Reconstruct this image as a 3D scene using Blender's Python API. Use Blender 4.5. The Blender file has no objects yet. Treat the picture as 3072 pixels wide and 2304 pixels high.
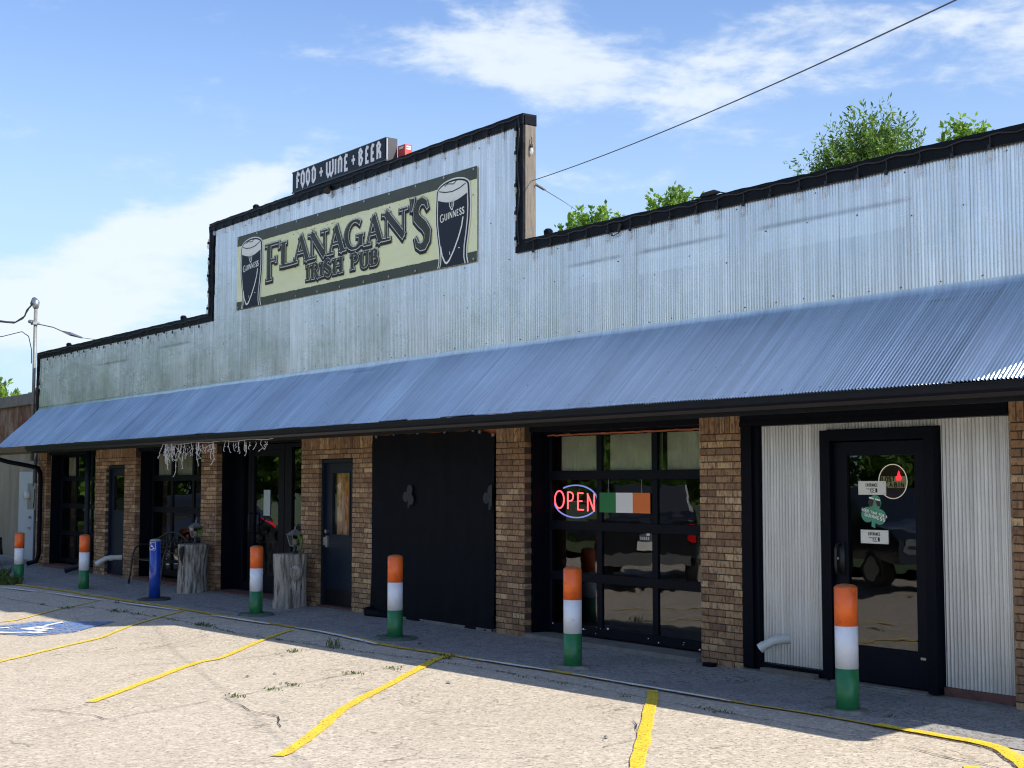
import bpy, bmesh, math, random
import numpy as np
from mathutils import Vector, Matrix, noise
R=math.radians
random.seed(7); rng=np.random.default_rng(7)
sc=bpy.context.scene
COL=sc.collection
# ---------------------------------------------------------------- camera
cam_d=bpy.data.cameras.new('camera'); cam=bpy.data.objects.new('camera',cam_d); COL.objects.link(cam)
cam.location=(12.387,-9.438,1.73); cam.rotation_euler=(R(90+4.14),0,R(53.0))
cam_d.sensor_width=36; cam_d.lens=48.0; cam_d.clip_start=.1; cam_d.clip_end=3000
sc.camera=cam
# ---------------------------------------------------------------- world
SUN=Vector((1.0,.42,1.0)).normalized()
SUN_EL=math.asin(SUN.z); SUN_ROT=math.atan2(SUN.x,SUN.y)
w=bpy.data.worlds.new('World'); sc.world=w; w.use_nodes=True
wn=w.node_tree; wn.nodes.clear()
def WN(t,**k):
    n=wn.nodes.new(t)
    for a,b in k.items(): setattr(n,a,b)
    return n
def wl(a,b): wn.links.new(a,b)
def wmath(op,a,b=None,c=None):
    n=WN('ShaderNodeMath',operation=op)
    for i,v in enumerate((a,b,c)):
        if v is None: continue
        if isinstance(v,(int,float)): n.inputs[i].default_value=v
        else: wl(v,n.inputs[i])
    return n.outputs[0]
sky=WN('ShaderNodeTexSky',sky_type='NISHITA'); sky.sun_disc=False
sky.sun_elevation=SUN_EL; sky.sun_rotation=SUN_ROT; sky.altitude=150; sky.air_density=1.0; sky.dust_density=.6; sky.ozone_density=1.6
tc=WN('ShaderNodeTexCoord'); sx=WN('ShaderNodeSeparateXYZ'); wl(tc.outputs['Generated'],sx.inputs[0])
az=wmath('MULTIPLY',wmath('ARCTAN2',sx.outputs[1],sx.outputs[0]),180/math.pi)
el=wmath('MULTIPLY',wmath('ARCSINE',sx.outputs[2]),180/math.pi)
cmb=WN('ShaderNodeCombineXYZ'); wl(az,cmb.inputs[0]); wl(wmath('MULTIPLY',el,2.6),cmb.inputs[1])
def wnoise(scale,det,rough,dist=0,off=0):
    m=WN('ShaderNodeMapping'); wl(cmb.outputs[0],m.inputs[0]); m.inputs['Location'].default_value=(off,off*.7,0); m.inputs['Scale'].default_value=(scale,scale,scale); m.inputs['Rotation'].default_value=(0,0,R(-14))
    n=WN('ShaderNodeTexNoise'); wl(m.outputs[0],n.inputs['Vector']); n.inputs['Scale'].default_value=1; n.inputs['Detail'].default_value=det; n.inputs['Roughness'].default_value=rough; n.inputs['Distortion'].default_value=dist
    return n.outputs['Fac']
def blob(a0,e0,wa,we,rot,k):
    c,s=math.cos(R(rot)),math.sin(R(rot))
    da=wmath('SUBTRACT',az,a0); de=wmath('SUBTRACT',el,e0)
    u=wmath('DIVIDE',wmath('ADD',wmath('MULTIPLY',da,c),wmath('MULTIPLY',de,s)),wa)
    v=wmath('DIVIDE',wmath('SUBTRACT',wmath('MULTIPLY',de,c),wmath('MULTIPLY',da,s)),we)
    r2=wmath('ADD',wmath('MULTIPLY',u,u),wmath('MULTIPLY',v,v))
    return wmath('MULTIPLY',wmath('EXPONENT',wmath('MULTIPLY',r2,-1)),k)
bl=None
for b in [(143.5,18.2,4.6,1.5,-6,.62),(138.5,16.6,5.0,1.7,8,.66),(128.5,17.3,6.5,1.5,-3,.62),(121,17.4,4,1.3,0,.5),(154,11.8,3.2,1.1,-38,.82),(158.5,9.6,5.5,1.5,-18,.82),(162,6.5,7,2.6,0,.82),
          (140,12.6,3.2,.6,8,.36),(136.2,12.9,2.0,.7,-6,.42),(133,11.4,1.4,.4,0,.28),(146,24,9,3,10,.5),(118,22,7,2.5,-8,.5),(60,16,16,4,5,.5),(0,22,20,5,0,.5),(-60,16,22,6,0,.75),(-90,38,24,7,0,.7),(-30,34,20,6,0,.6),(160,38,20,6,0,.5),(-110,20,22,7,0,.8),(-150,22,20,6,0,.75),(170,16,2.5,1.5,-20,.4)]:  # cloud banks behind the camera are added to brighten the shaded front
    o=blob(*b); bl=o if bl is None else wmath('ADD',bl,o)
n1=wnoise(.16,8,.58,.35,3.1); n2=wnoise(.55,6,.62,.2,9.0)
dens=wmath('ADD',bl,wmath('ADD',wmath('MULTIPLY',wmath('SUBTRACT',n1,.5),2.1),wmath('MULTIPLY',wmath('SUBTRACT',n2,.5),.75)))
dens=wmath('ADD',dens,.02)
mr=WN('ShaderNodeMapRange',interpolation_type='SMOOTHERSTEP'); wl(dens,mr.inputs[0]); mr.inputs[1].default_value=.12; mr.inputs[2].default_value=.95
cl=wmath('MULTIPLY',mr.outputs[0],.86)
hz=WN('ShaderNodeMapRange',interpolation_type='SMOOTHSTEP'); wl(el,hz.inputs[0]); hz.inputs[1].default_value=21; hz.inputs[2].default_value=2; hz.inputs[3].default_value=0; hz.inputs[4].default_value=.85
tint=WN('ShaderNodeMix',data_type='RGBA',blend_type='MULTIPLY'); tint.inputs[0].default_value=1; wl(sky.outputs[0],tint.inputs[6]); tint.inputs[7].default_value=(.87,.93,1.08,1)
m1=WN('ShaderNodeMix',data_type='RGBA'); wl(hz.outputs[0],m1.inputs[0]); wl(tint.outputs[2],m1.inputs[6]); m1.inputs[7].default_value=(2.95,3.95,4.95,1)
m2=WN('ShaderNodeMix',data_type='RGBA'); wl(cl,m2.inputs[0]); wl(m1.outputs[2],m2.inputs[6]); m2.inputs[7].default_value=(4.45,4.85,5.2,1)
bg=WN('ShaderNodeBackground'); bg.inputs[1].default_value=.1; wl(m2.outputs[2],bg.inputs[0])
wo=WN('ShaderNodeOutputWorld'); wl(bg.outputs[0],wo.inputs[0])
# ---------------------------------------------------------------- sun
sd=bpy.data.lights.new('sun','SUN'); so=bpy.data.objects.new('sun',sd); COL.objects.link(so)
sd.energy=3.55; sd.angle=R(.5); sd.color=(1,.94,.84)
so.rotation_euler=SUN.to_track_quat('Z','Y').to_euler(); so.location=(20,8,20)
sc.view_settings.view_transform='Standard'; sc.view_settings.look='None'; sc.view_settings.exposure=1.02; sc.view_settings.gamma=1; sc.view_settings.use_curve_mapping=False
sc.cycles.max_bounces=8; sc.cycles.transparent_max_bounces=12; sc.cycles.glossy_bounces=4
sc.cycles.use_denoising=True; sc.cycles.filter_width=1.15
# ---------------------------------------------------------------- helpers
def sm(a): a=min(1,max(0,a)); return a*a*(3-2*a)
def gz(X,Y):
    u=max(0,5.5-X)
    return -(.005*min(u,22)*sm(-Y/1.2)+.012*min(u,12)*min(1.6,max(0,-Y-1.4)))
WLOC={}
class MB:
    def __init__(s): s.v=[]; s.f=[]
    def add(s,vs,fs):
        b=len(s.v); s.v+= [tuple(p) for p in vs]; s.f+=[tuple(i+b for i in f) for f in fs]; return s
    def box(s,x0,x1,y0,y1,z0,z1):
        return s.add([(x0,y0,z0),(x1,y0,z0),(x1,y1,z0),(x0,y1,z0),(x0,y0,z1),(x1,y0,z1),(x1,y1,z1),(x0,y1,z1)],
              [(0,3,2,1),(4,5,6,7),(0,1,5,4),(1,2,6,5),(2,3,7,6),(3,0,4,7)])
    def cbox(s,x0,x1,y0,y1,z0,z1,c=.004):   # box with chamfered front (‑Y) edges
        return s.add([(x0,y0+c,z0),(x1,y0+c,z0),(x1,y1,z0),(x0,y1,z0),(x0,y0+c,z1),(x1,y0+c,z1),(x1,y1,z1),(x0,y1,z1),
                      (x0+c,y0,z0+c),(x1-c,y0,z0+c),(x1-c,y0,z1-c),(x0+c,y0,z1-c)],
              [(0,3,2,1),(4,5,6,7),(1,2,6,5),(2,3,7,6),(3,0,4,7),(8,9,10,11),(0,1,9,8),(1,5,10,9),(5,4,11,10),(4,0,8,11)])
    def prism(s,poly,y0,y1):  # poly in XZ (ccw seen from -Y)
        n=len(poly); vs=[(x,y0,z) for x,z in poly]+[(x,y1,z) for x,z in poly]
        fs=[tuple(range(n)),tuple(range(2*n-1,n-1,-1))]+[(i,i+n,(i+1)%n+n,(i+1)%n) for i in range(n)]
        return s.add(vs,fs)
    def poly(s,pts): return s.add(pts,[tuple(range(len(pts)))])
    def tube(s,pts,r,n=8,cap=True):
        pts=[Vector(p) for p in pts]; rr=r if isinstance(r,(list,tuple)) else [r]*len(pts)
        b=len(s.v); up=None
        for i,p in enumerate(pts):
            d=(pts[min(i+1,len(pts)-1)]-pts[max(i-1,0)])
            if d.length<1e-9: d=Vector((0,0,1))
            d.normalize()
            if up is None: up=Vector((0,0,1)) if abs(d.z)<.9 else Vector((1,0,0))
            a=d.cross(up)
            if a.length<1e-3: a=d.cross(Vector((0,1,0)))
            a.normalize(); c=a.cross(d).normalized(); up=c
            for k in range(n):
                t=2*math.pi*k/n; q=p+(a*math.cos(t)+c*math.sin(t))*rr[i]; s.v.append(tuple(q))
        m=len(pts)
        for i in range(m-1):
            for k in range(n):
                s.f.append((b+i*n+k,b+i*n+(k+1)%n,b+(i+1)*n+(k+1)%n,b+(i+1)*n+k))
        if cap: s.f.append(tuple(b+k for k in range(n-1,-1,-1))); s.f.append(tuple(b+(m-1)*n+k for k in range(n)))
        return s
    def lathe(s,prof,cx,cy,n=24,z0=0,jit=None):
        b=len(s.v)
        for j,(r,z) in enumerate(prof):
            for k in range(n):
                t=2*math.pi*k/n; q=r*(jit(t,z) if jit else 1); s.v.append((cx+q*math.cos(t),cy+q*math.sin(t),z0+z))
        for j in range(len(prof)-1):
            for k in range(n): s.f.append((b+j*n+k,b+j*n+(k+1)%n,b+(j+1)*n+(k+1)%n,b+(j+1)*n+k))
        s.f.append(tuple(b+k for k in range(n-1,-1,-1))); s.f.append(tuple(b+(len(prof)-1)*n+k for k in range(n)))
        return s
    def build(s,name,m,parent=None,smooth=False,kind=None):
        o0=WLOC.get(parent.name,(0,0,0)) if parent else (0,0,0)
        me=bpy.data.meshes.new(name)
        v=np.array(s.v,dtype=float).reshape(-1,3)-np.array(o0)
        me.from_pydata([tuple(x) for x in v],[],s.f); me.materials.append(m); 
        if smooth: me.shade_smooth()
        me.update()
        o=bpy.data.objects.new(name,me); COL.objects.link(o)
        if parent: o.parent=parent; WLOC[o.name]=tuple(o0)
        else: WLOC[o.name]=(0,0,0)
        if kind: o['kind']=kind
        return o
def tag(o,label,cat,group=None):
    o['label']=label; o['category']=cat
    if group: o['group']=group
    return o
def thing(name,label,cat,loc=(0,0,0),group=None):
    o=bpy.data.objects.new(name,None); COL.objects.link(o); o.location=loc; WLOC[o.name]=tuple(loc); o.empty_display_size=.1
    return tag(o,label,cat,group)
def inst(name,mesh,parent,loc,rot=None,scale=None):     # loc in world coordinates
    o=bpy.data.objects.new(name,mesh); COL.objects.link(o); o.parent=parent
    p=WLOC[parent.name]; o.location=(loc[0]-p[0],loc[1]-p[1],loc[2]-p[2])
    if rot: o.rotation_euler=rot
    if scale: o.scale=scale
    return o
def mesh_np(name,V,F,m,parent=None,smooth=False):
    me=bpy.data.meshes.new(name); n=len(V); k=F.shape[1]
    me.vertices.add(n); me.vertices.foreach_set('co',np.ascontiguousarray(V,dtype=np.float32).ravel())
    me.loops.add(F.size); me.loops.foreach_set('vertex_index',np.ascontiguousarray(F,dtype=np.int32).ravel())
    me.polygons.add(len(F)); me.polygons.foreach_set('loop_start',np.arange(0,F.size,k,dtype=np.int32))
    me.update(calc_edges=True); me.materials.append(m)
    if smooth: me.shade_smooth()
    o=bpy.data.objects.new(name,me); COL.objects.link(o)
    if parent: o.parent=parent
    return o
# ---------------------------------------------------------------- materials
def mat(name,col,rough=.6,metal=0,var=.12,scale=2.5,bump=0,bscale=60,col2=None,mixs=1.5,mixlo=.45,mixhi=.65,spec=.5,stretch=None,coat=0,rvar=0):
    m=bpy.data.materials.new(name); m.use_nodes=True; nt=m.node_tree; p=nt.nodes['Principled BSDF']
    def N(t,**k):
        n=nt.nodes.new(t)
        for a,b in k.items(): setattr(n,a,b)
        return n
    L=nt.links.new
    geo=N('ShaderNodeNewGeometry'); mp=N('ShaderNodeMapping'); L(geo.outputs['Position'],mp.inputs[0])
    if stretch: mp.inputs['Scale'].default_value=stretch
    ns=N('ShaderNodeTexNoise'); L(mp.outputs[0],ns.inputs['Vector']); ns.inputs['Scale'].default_value=scale; ns.inputs['Detail'].default_value=6; ns.inputs['Roughness'].default_value=.65
    r=N('ShaderNodeMapRange'); L(ns.outputs['Fac'],r.inputs[0]); r.inputs[1].default_value=.3; r.inputs[2].default_value=.7; r.inputs[3].default_value=1-var; r.inputs[4].default_value=1+var
    base=None
    if col2:
        n2=N('ShaderNodeTexNoise'); L(mp.outputs[0],n2.inputs['Vector']); n2.inputs['Scale'].default_value=mixs; n2.inputs['Detail'].default_value=8; n2.inputs['Roughness'].default_value=.7
        r2=N('ShaderNodeMapRange'); L(n2.outputs['Fac'],r2.inputs[0]); r2.inputs[1].default_value=mixlo; r2.inputs[2].default_value=mixhi
        mx=N('ShaderNodeMix',data_type='RGBA'); L(r2.outputs[0],mx.inputs[0]); mx.inputs[6].default_value=(*col,1); mx.inputs[7].default_value=(*col2,1); base=mx.outputs[2]
    mm=N('ShaderNodeMix',data_type='RGBA',blend_type='MULTIPLY'); mm.inputs[0].default_value=1
    if base: L(base,mm.inputs[6])
    else: mm.inputs[6].default_value=(*col,1)
    L(r.outputs[0],mm.inputs[7]); L(mm.outputs[2],p.inputs['Base Color'])
    p.inputs['Roughness'].default_value=rough; p.inputs['Metallic'].default_value=metal; p.inputs['Specular IOR Level'].default_value=spec
    if rvar:
        rr=N('ShaderNodeMapRange'); L(ns.outputs['Fac'],rr.inputs[0]); rr.inputs[1].default_value=.3; rr.inputs[2].default_value=.7; rr.inputs[3].default_value=rough-rvar; rr.inputs[4].default_value=rough+rvar; L(rr.outputs[0],p.inputs['Roughness'])
    if coat: p.inputs['Coat Weight'].default_value=coat; p.inputs['Coat Roughness'].default_value=.08
    if bump:
        nb=N('ShaderNodeTexNoise'); L(mp.outputs[0],nb.inputs['Vector']); nb.inputs['Scale'].default_value=bscale; nb.inputs['Detail'].default_value=5
        bb=N('ShaderNodeBump'); bb.inputs['Strength'].default_value=bump; bb.inputs['Distance'].default_value=.01; L(nb.outputs['Fac'],bb.inputs['Height']); L(bb.outputs[0],p.inputs['Normal'])
    return m
def simple(name,col,rough=.5,metal=0,emit=0): 
    m=bpy.data.materials.new(name); m.use_nodes=True; p=m.node_tree.nodes['Principled BSDF']
    p.inputs['Base Color'].default_value=(*col,1); p.inputs['Roughness'].default_value=rough; p.inputs['Metallic'].default_value=metal
    if emit: p.inputs['Emission Color'].default_value=(*col,1); p.inputs['Emission Strength'].default_value=emit
    return m
def mat_brick():
    m=bpy.data.materials.new('flashed_brick'); m.use_nodes=True; nt=m.node_tree; p=nt.nodes['Principled BSDF']; N=nt.nodes.new; L=nt.links.new
    geo=N('ShaderNodeNewGeometry'); oi=N('ShaderNodeObjectInfo')
    a=N('ShaderNodeMath'); a.operation='ADD'; L(geo.outputs['Random Per Island'],a.inputs[0]); L(oi.outputs['Random'],a.inputs[1])
    f=N('ShaderNodeMath'); f.operation='FRACT'; L(a.outputs[0],f.inputs[0])
    cr=N('ShaderNodeValToRGB'); L(f.outputs[0],cr.inputs[0]); e=cr.color_ramp.elements
    e[0].position=0; e[0].color=(.36,.215,.110,1); e[1].position=1; e[1].color=(.44,.275,.145,1)
    for pos,c in ((.2,(.25,.140,.075,1)),(.4,(.50,.325,.175,1)),(.55,(.29,.165,.088,1)),(.72,(.62,.43,.245,1)),(.8,(.19,.110,.065,1)),(.9,(.36,.21,.11,1))): x=e.new(pos); x.color=c
    # flash spots: vertical drag marks
    cb=N('ShaderNodeVectorMath'); cb.operation='ADD'; L(geo.outputs['Position'],cb.inputs[0])
    c3=N('ShaderNodeCombineXYZ'); L(f.outputs[0],c3.inputs[1]); ml=N('ShaderNodeVectorMath'); ml.operation='SCALE'; L(c3.outputs[0],ml.inputs[0]); ml.inputs[3].default_value=37; L(ml.outputs[0],cb.inputs[1])
    mp=N('ShaderNodeMapping'); L(cb.outputs[0],mp.inputs[0]); mp.inputs['Scale'].default_value=(30,8,12)
    ns=N('ShaderNodeTexNoise'); L(mp.outputs[0],ns.inputs[0]); ns.inputs['Scale'].default_value=1; ns.inputs['Detail'].default_value=4; ns.inputs['Roughness'].default_value=.7
    r=N('ShaderNodeMapRange'); L(ns.outputs['Fac'],r.inputs[0]); r.inputs[1].default_value=.47; r.inputs[2].default_value=.62; r.inputs[3].default_value=0; r.inputs[4].default_value=.8
    mx=N('ShaderNodeMix'); mx.data_type='RGBA'; L(r.outputs[0],mx.inputs[0]); L(cr.outputs[0],mx.inputs[6]); mx.inputs[7].default_value=(.12,.066,.042,1)
    L(mx.outputs[2],p.inputs['Base Color']); p.inputs['Roughness'].default_value=.8
    nb=N('ShaderNodeTexNoise'); L(geo.outputs['Position'],nb.inputs[0]); nb.inputs['Scale'].default_value=90; nb.inputs['Detail'].default_value=4
    b=N('ShaderNodeBump'); b.inputs['Strength'].default_value=.5; b.inputs['Distance'].default_value=.004; L(nb.outputs['Fac'],b.inputs['Height']); L(b.outputs[0],p.inputs['Normal'])
    return m
def mat_galv(name,base,rough,metal,dark,streak=.35,big=1.0):
    m=bpy.data.materials.new(name); m.use_nodes=True; nt=m.node_tree; p=nt.nodes['Principled BSDF']; N=nt.nodes.new; L=nt.links.new
    geo=N('ShaderNodeNewGeometry'); oi=N('ShaderNodeObjectInfo')
    def noi(sc_,s,d=6,ro=.6):
        mp=N('ShaderNodeMapping'); L(geo.outputs['Position'],mp.inputs[0]); mp.inputs['Scale'].default_value=sc_
        n=N('ShaderNodeTexNoise'); L(mp.outputs[0],n.inputs[0]); n.inputs['Scale'].default_value=s; n.inputs['Detail'].default_value=d; n.inputs['Roughness'].default_value=ro; return n.outputs['Fac']
    def mrn(i,a,b,c,d):
        r=N('ShaderNodeMapRange'); L(i,r.inputs[0]); r.inputs[1].default_value=a; r.inputs[2].default_value=b; r.inputs[3].default_value=c; r.inputs[4].default_value=d; return r.outputs[0]
    st=noi((9,.7,.7),1.0); bg_=noi((1,1,1.4),.8*big); sp=noi((1,1,1),45,3)
    def mul(a,b):
        n=N('ShaderNodeMath'); n.operation='MULTIPLY'; L(a,n.inputs[0]); L(b,n.inputs[1]); return n.outputs[0]
    st3=noi((30,.28,.28),1.0,3,.7)
    k=mul(mul(mul(mrn(st,.3,.7,1-streak*.45,1+streak*.3),mrn(st3,.3,.7,.80,1.14)),mrn(bg_,.3,.7,.84,1.1)),mul(mrn(sp,.35,.65,.97,1.02),mrn(oi.outputs['Random'],0,1,.90,1.06)))
    mm=N('ShaderNodeMix'); mm.data_type='RGBA'; mm.blend_type='MULTIPLY'; mm.inputs[0].default_value=1; mm.inputs[6].default_value=(*base,1); L(k,mm.inputs[7])
    # dark stain patches
    st2=noi((3.2,.9,.9),1.6,8,.75); md=N('ShaderNodeMix'); md.data_type='RGBA'; L(mrn(st2,.60,.76,0,.30),md.inputs[0]); L(mm.outputs[2],md.inputs[6]); md.inputs[7].default_value=(*dark,1)
    last=md.outputs[2]
    if name=='galvanized_steel':
        sp3=N('ShaderNodeSeparateXYZ'); L(geo.outputs['Position'],sp3.inputs[0])
        def mth(op,a,b):
            n=N('ShaderNodeMath'); n.operation=op
            for i,v in enumerate((a,b)):
                if isinstance(v,(int,float)): n.inputs[i].default_value=v
                else: L(v,n.inputs[i])
            return n.outputs[0]
        def band(o_,a,b,w_): return mth('MULTIPLY',mrn(o_,a-w_,a+w_,0,1),mrn(o_,b-w_,b+w_,1,0))
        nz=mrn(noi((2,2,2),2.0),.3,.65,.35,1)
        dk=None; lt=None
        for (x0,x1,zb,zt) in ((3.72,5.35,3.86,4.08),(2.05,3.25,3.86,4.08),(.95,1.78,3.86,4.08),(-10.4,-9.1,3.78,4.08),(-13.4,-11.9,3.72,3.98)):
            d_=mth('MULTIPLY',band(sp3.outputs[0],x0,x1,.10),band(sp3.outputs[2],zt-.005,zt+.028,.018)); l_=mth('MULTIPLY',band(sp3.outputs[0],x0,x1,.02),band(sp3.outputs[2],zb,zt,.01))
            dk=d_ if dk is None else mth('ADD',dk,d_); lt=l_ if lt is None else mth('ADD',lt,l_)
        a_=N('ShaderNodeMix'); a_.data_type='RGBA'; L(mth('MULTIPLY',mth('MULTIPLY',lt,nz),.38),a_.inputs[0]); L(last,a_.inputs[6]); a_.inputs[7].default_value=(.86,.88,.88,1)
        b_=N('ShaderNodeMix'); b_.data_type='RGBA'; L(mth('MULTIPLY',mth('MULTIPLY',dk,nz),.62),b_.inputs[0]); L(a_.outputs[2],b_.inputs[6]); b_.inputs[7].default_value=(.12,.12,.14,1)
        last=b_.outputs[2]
    L(last,p.inputs['Base Color']); p.inputs['Metallic'].default_value=metal
    L(mrn(bg_,.3,.7,rough-.07,rough+.1),p.inputs['Roughness'])
    nb=noi((1.6,1.6,1.6),1.0,3); b=N('ShaderNodeBump'); b.inputs['Strength'].default_value=.18; b.inputs['Distance'].default_value=.05; L(nb,b.inputs['Height']); L(b.outputs[0],p.inputs['Normal'])
    return m
def mat_glass(name,ior=1.75,tint=(.75,.8,.8),wob=.10):
    m=bpy.data.materials.new(name); m.use_nodes=True; nt=m.node_tree; nt.nodes.clear(); N=nt.nodes.new; L=nt.links.new
    o=N('ShaderNodeOutputMaterial'); mx=N('ShaderNodeMixShader'); g=N('ShaderNodeBsdfGlossy'); t=N('ShaderNodeBsdfTransparent'); fr=N('ShaderNodeFresnel')
    g.inputs['Roughness'].default_value=.01; g.inputs['Color'].default_value=(.95,.97,1,1); t.inputs[0].default_value=(*tint,1); fr.inputs[0].default_value=ior
    geo=N('ShaderNodeNewGeometry'); ns=N('ShaderNodeTexNoise'); mp=N('ShaderNodeMapping'); mp.inputs['Scale'].default_value=(1,1,1.8); L(geo.outputs['Position'],mp.inputs[0]); L(mp.outputs[0],ns.inputs[0]); ns.inputs['Scale'].default_value=1.7; ns.inputs['Detail'].default_value=2
    b=N('ShaderNodeBump'); b.inputs['Strength'].default_value=wob; b.inputs['Distance'].default_value=.05; L(ns.outputs['Fac'],b.inputs['Height']); L(b.outputs[0],g.inputs['Normal'])
    L(fr.outputs[0],mx.inputs[0]); L(t.outputs[0],mx.inputs[1]); L(g.outputs[0],mx.inputs[2]); L(mx.outputs[0],o.inputs[0]); return m
def mat_ground():
    m=bpy.data.materials.new('aggregate_concrete'); m.use_nodes=True; nt=m.node_tree; p=nt.nodes['Principled BSDF']; N=nt.nodes.new; L=nt.links.new
    return m,nt,p,N,L
def ground_mat(name,c1,c2,c3,patch,speck=.5,dark=(.10,.095,.09)):
    m=bpy.data.materials.new(name); m.use_nodes=True; nt=m.node_tree; p=nt.nodes['Principled BSDF']; N=nt.nodes.new; L=nt.links.new
    geo=N('ShaderNodeNewGeometry')
    def noi(s,d=6,ro=.6,sc_=(1,1,1)):
        mp=N('ShaderNodeMapping'); L(geo.outputs['Position'],mp.inputs[0]); mp.inputs['Scale'].default_value=sc_
        n=N('ShaderNodeTexNoise'); L(mp.outputs[0],n.inputs[0]); n.inputs['Scale'].default_value=s; n.inputs['Detail'].default_value=d; n.inputs['Roughness'].default_value=ro; return n.outputs['Fac']
    def mrn(i,a,b,c=0,d=1):
        r=N('ShaderNodeMapRange'); L(i,r.inputs[0]); r.inputs[1].default_value=a; r.inputs[2].default_value=b; r.inputs[3].default_value=c; r.inputs[4].default_value=d; return r.outputs[0]
    def mix(f,a,b):
        n=N('ShaderNodeMix'); n.data_type='RGBA'
        if isinstance(f,float): n.inputs[0].default_value=f
        else: L(f,n.inputs[0])
        for i,v in ((6,a),(7,b)):
            if isinstance(v,tuple): n.inputs[i].default_value=(*v,1)
            else: L(v,n.inputs[i])
        return n.outputs[2]
    c=mix(mrn(noi(.9,8,.65),.35,.65),c1,c2)
    c=mix(mrn(noi(5,6,.7),.42,.7,0,patch),c,c3)
    vo=N('ShaderNodeTexVoronoi'); L(geo.outputs['Position'],vo.inputs['Vector']); vo.inputs['Scale'].default_value=62; vo.inputs['Randomness'].default_value=1
    bw=N('ShaderNodeRGBToBW'); L(vo.outputs['Color'],bw.inputs[0])
    c=mix(mrn(bw.outputs[0],.22,.36,speck,0),c,dark)
    vo3=N('ShaderNodeTexVoronoi'); L(geo.outputs['Position'],vo3.inputs['Vector']); vo3.inputs['Scale'].default_value=34; bw3=N('ShaderNodeRGBToBW'); L(vo3.outputs['Color'],bw3.inputs[0])
    c=mix(mrn(bw3.outputs[0],.66,.8,0,speck*.7),c,tuple(min(1,x*1.45) for x in c1))
    c=mix(mrn(noi(130,3,.6),.55,.72,0,speck*.8),c,dark)
    c=mix(mrn(noi(.33,5,.6),.50,.70,0,.32),c,c3)
    c=mix(mrn(noi(1.7,5,.75),.66,.76,0,.35),c,dark)
    # hairline cracks: warped voronoi edges
    wv=N('ShaderNodeTexNoise'); L(geo.outputs['Position'],wv.inputs[0]); wv.inputs['Scale'].default_value=2.2; wv.inputs['Detail'].default_value=6
    ad=N('ShaderNodeVectorMath'); ad.operation='ADD'; scn=N('ShaderNodeVectorMath'); scn.operation='SCALE'; L(wv.outputs['Color'],scn.inputs[0]); scn.inputs[3].default_value=1.2; L(geo.outputs['Position'],ad.inputs[0]); L(scn.outputs[0],ad.inputs[1])
    ve=N('ShaderNodeTexVoronoi'); ve.feature='DISTANCE_TO_EDGE'; L(ad.outputs[0],ve.inputs['Vector']); ve.inputs['Scale'].default_value=.55
    cm=N('ShaderNodeMath'); cm.operation='MULTIPLY'; L(mrn(ve.outputs['Distance'],.002,.010,.75,0),cm.inputs[0]); L(mrn(noi(.8,4),.48,.6),cm.inputs[1])
    c=mix(cm.outputs[0],c,dark)
    L(c,p.inputs['Base Color']); p.inputs['Roughness'].default_value=.9; p.inputs['Specular IOR Level'].default_value=.25
    b=N('ShaderNodeBump'); b.inputs['Strength'].default_value=.65; b.inputs['Distance'].default_value=.008; L(noi(75,5,.7),b.inputs['Height']); L(b.outputs[0],p.inputs['Normal'])
    return m
def paint_mat(name,col,wear=.5,scale=22):
    m=mat(name,col,.6,0,.1,6,.2,80); nt=m.node_tree; N=nt.nodes.new; L=nt.links.new
    out=[n for n in nt.nodes if n.type=='OUTPUT_MATERIAL'][0]; p=nt.nodes['Principled BSDF']
    geo=N('ShaderNodeNewGeometry'); ns=N('ShaderNodeTexNoise'); L(geo.outputs['Position'],ns.inputs[0]); ns.inputs['Scale'].default_value=scale; ns.inputs['Detail'].default_value=8; ns.inputs['Roughness'].default_value=.75
    r=N('ShaderNodeMapRange'); L(ns.outputs['Fac'],r.inputs[0]); r.inputs[1].default_value=wear-.04; r.inputs[2].default_value=wear+.06
    t=N('ShaderNodeBsdfTransparent'); mx=N('ShaderNodeMixShader'); L(r.outputs[0],mx.inputs[0]); L(p.outputs[0],mx.inputs[1]); L(t.outputs[0],mx.inputs[2]); L(mx.outputs[0],out.inputs[0]); return m
def leaf_mat(name,c1,c2,c3):
    m=bpy.data.materials.new(name); m.use_nodes=True; nt=m.node_tree; nt.nodes.clear(); N=nt.nodes.new; L=nt.links.new
    o=N('ShaderNodeOutputMaterial'); geo=N('ShaderNodeNewGeometry'); cr=N('ShaderNodeValToRGB'); L(geo.outputs['Random Per Island'],cr.inputs[0]); e=cr.color_ramp.elements
    e[0].color=(*c1,1); e[1].color=(*c3,1); x=e.new(.5); x.color=(*c2,1)
    p=N('ShaderNodeBsdfPrincipled'); L(cr.outputs[0],p.inputs['Base Color']); p.inputs['Roughness'].default_value=.5; p.inputs['Specular IOR Level'].default_value=.35
    t=N('ShaderNodeBsdfTranslucent'); mu=N('ShaderNodeMix'); mu.data_type='RGBA'; mu.blend_type='MULTIPLY'; mu.inputs[0].default_value=1; L(cr.outputs[0],mu.inputs[6]); mu.inputs[7].default_value=(1.6,1.9,.7,1); L(mu.outputs[2],t.inputs[0])
    mx=N('ShaderNodeMixShader'); mx.inputs[0].default_value=.38; L(p.outputs[0],mx.inputs[1]); L(t.outputs[0],mx.inputs[2]); L(mx.outputs[0],o.inputs[0]); return m
M={}
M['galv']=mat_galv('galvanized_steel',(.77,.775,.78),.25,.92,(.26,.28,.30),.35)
M['awn']=mat_galv('weathered_awning_steel',(.61,.69,.71),.33,.9,(.33,.36,.40),.3)
M['entry']=mat_galv('entry_galvanized_steel',(.60,.60,.59),.42,.75,(.30,.30,.30),.4)
M['brick']=mat_brick()
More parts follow.
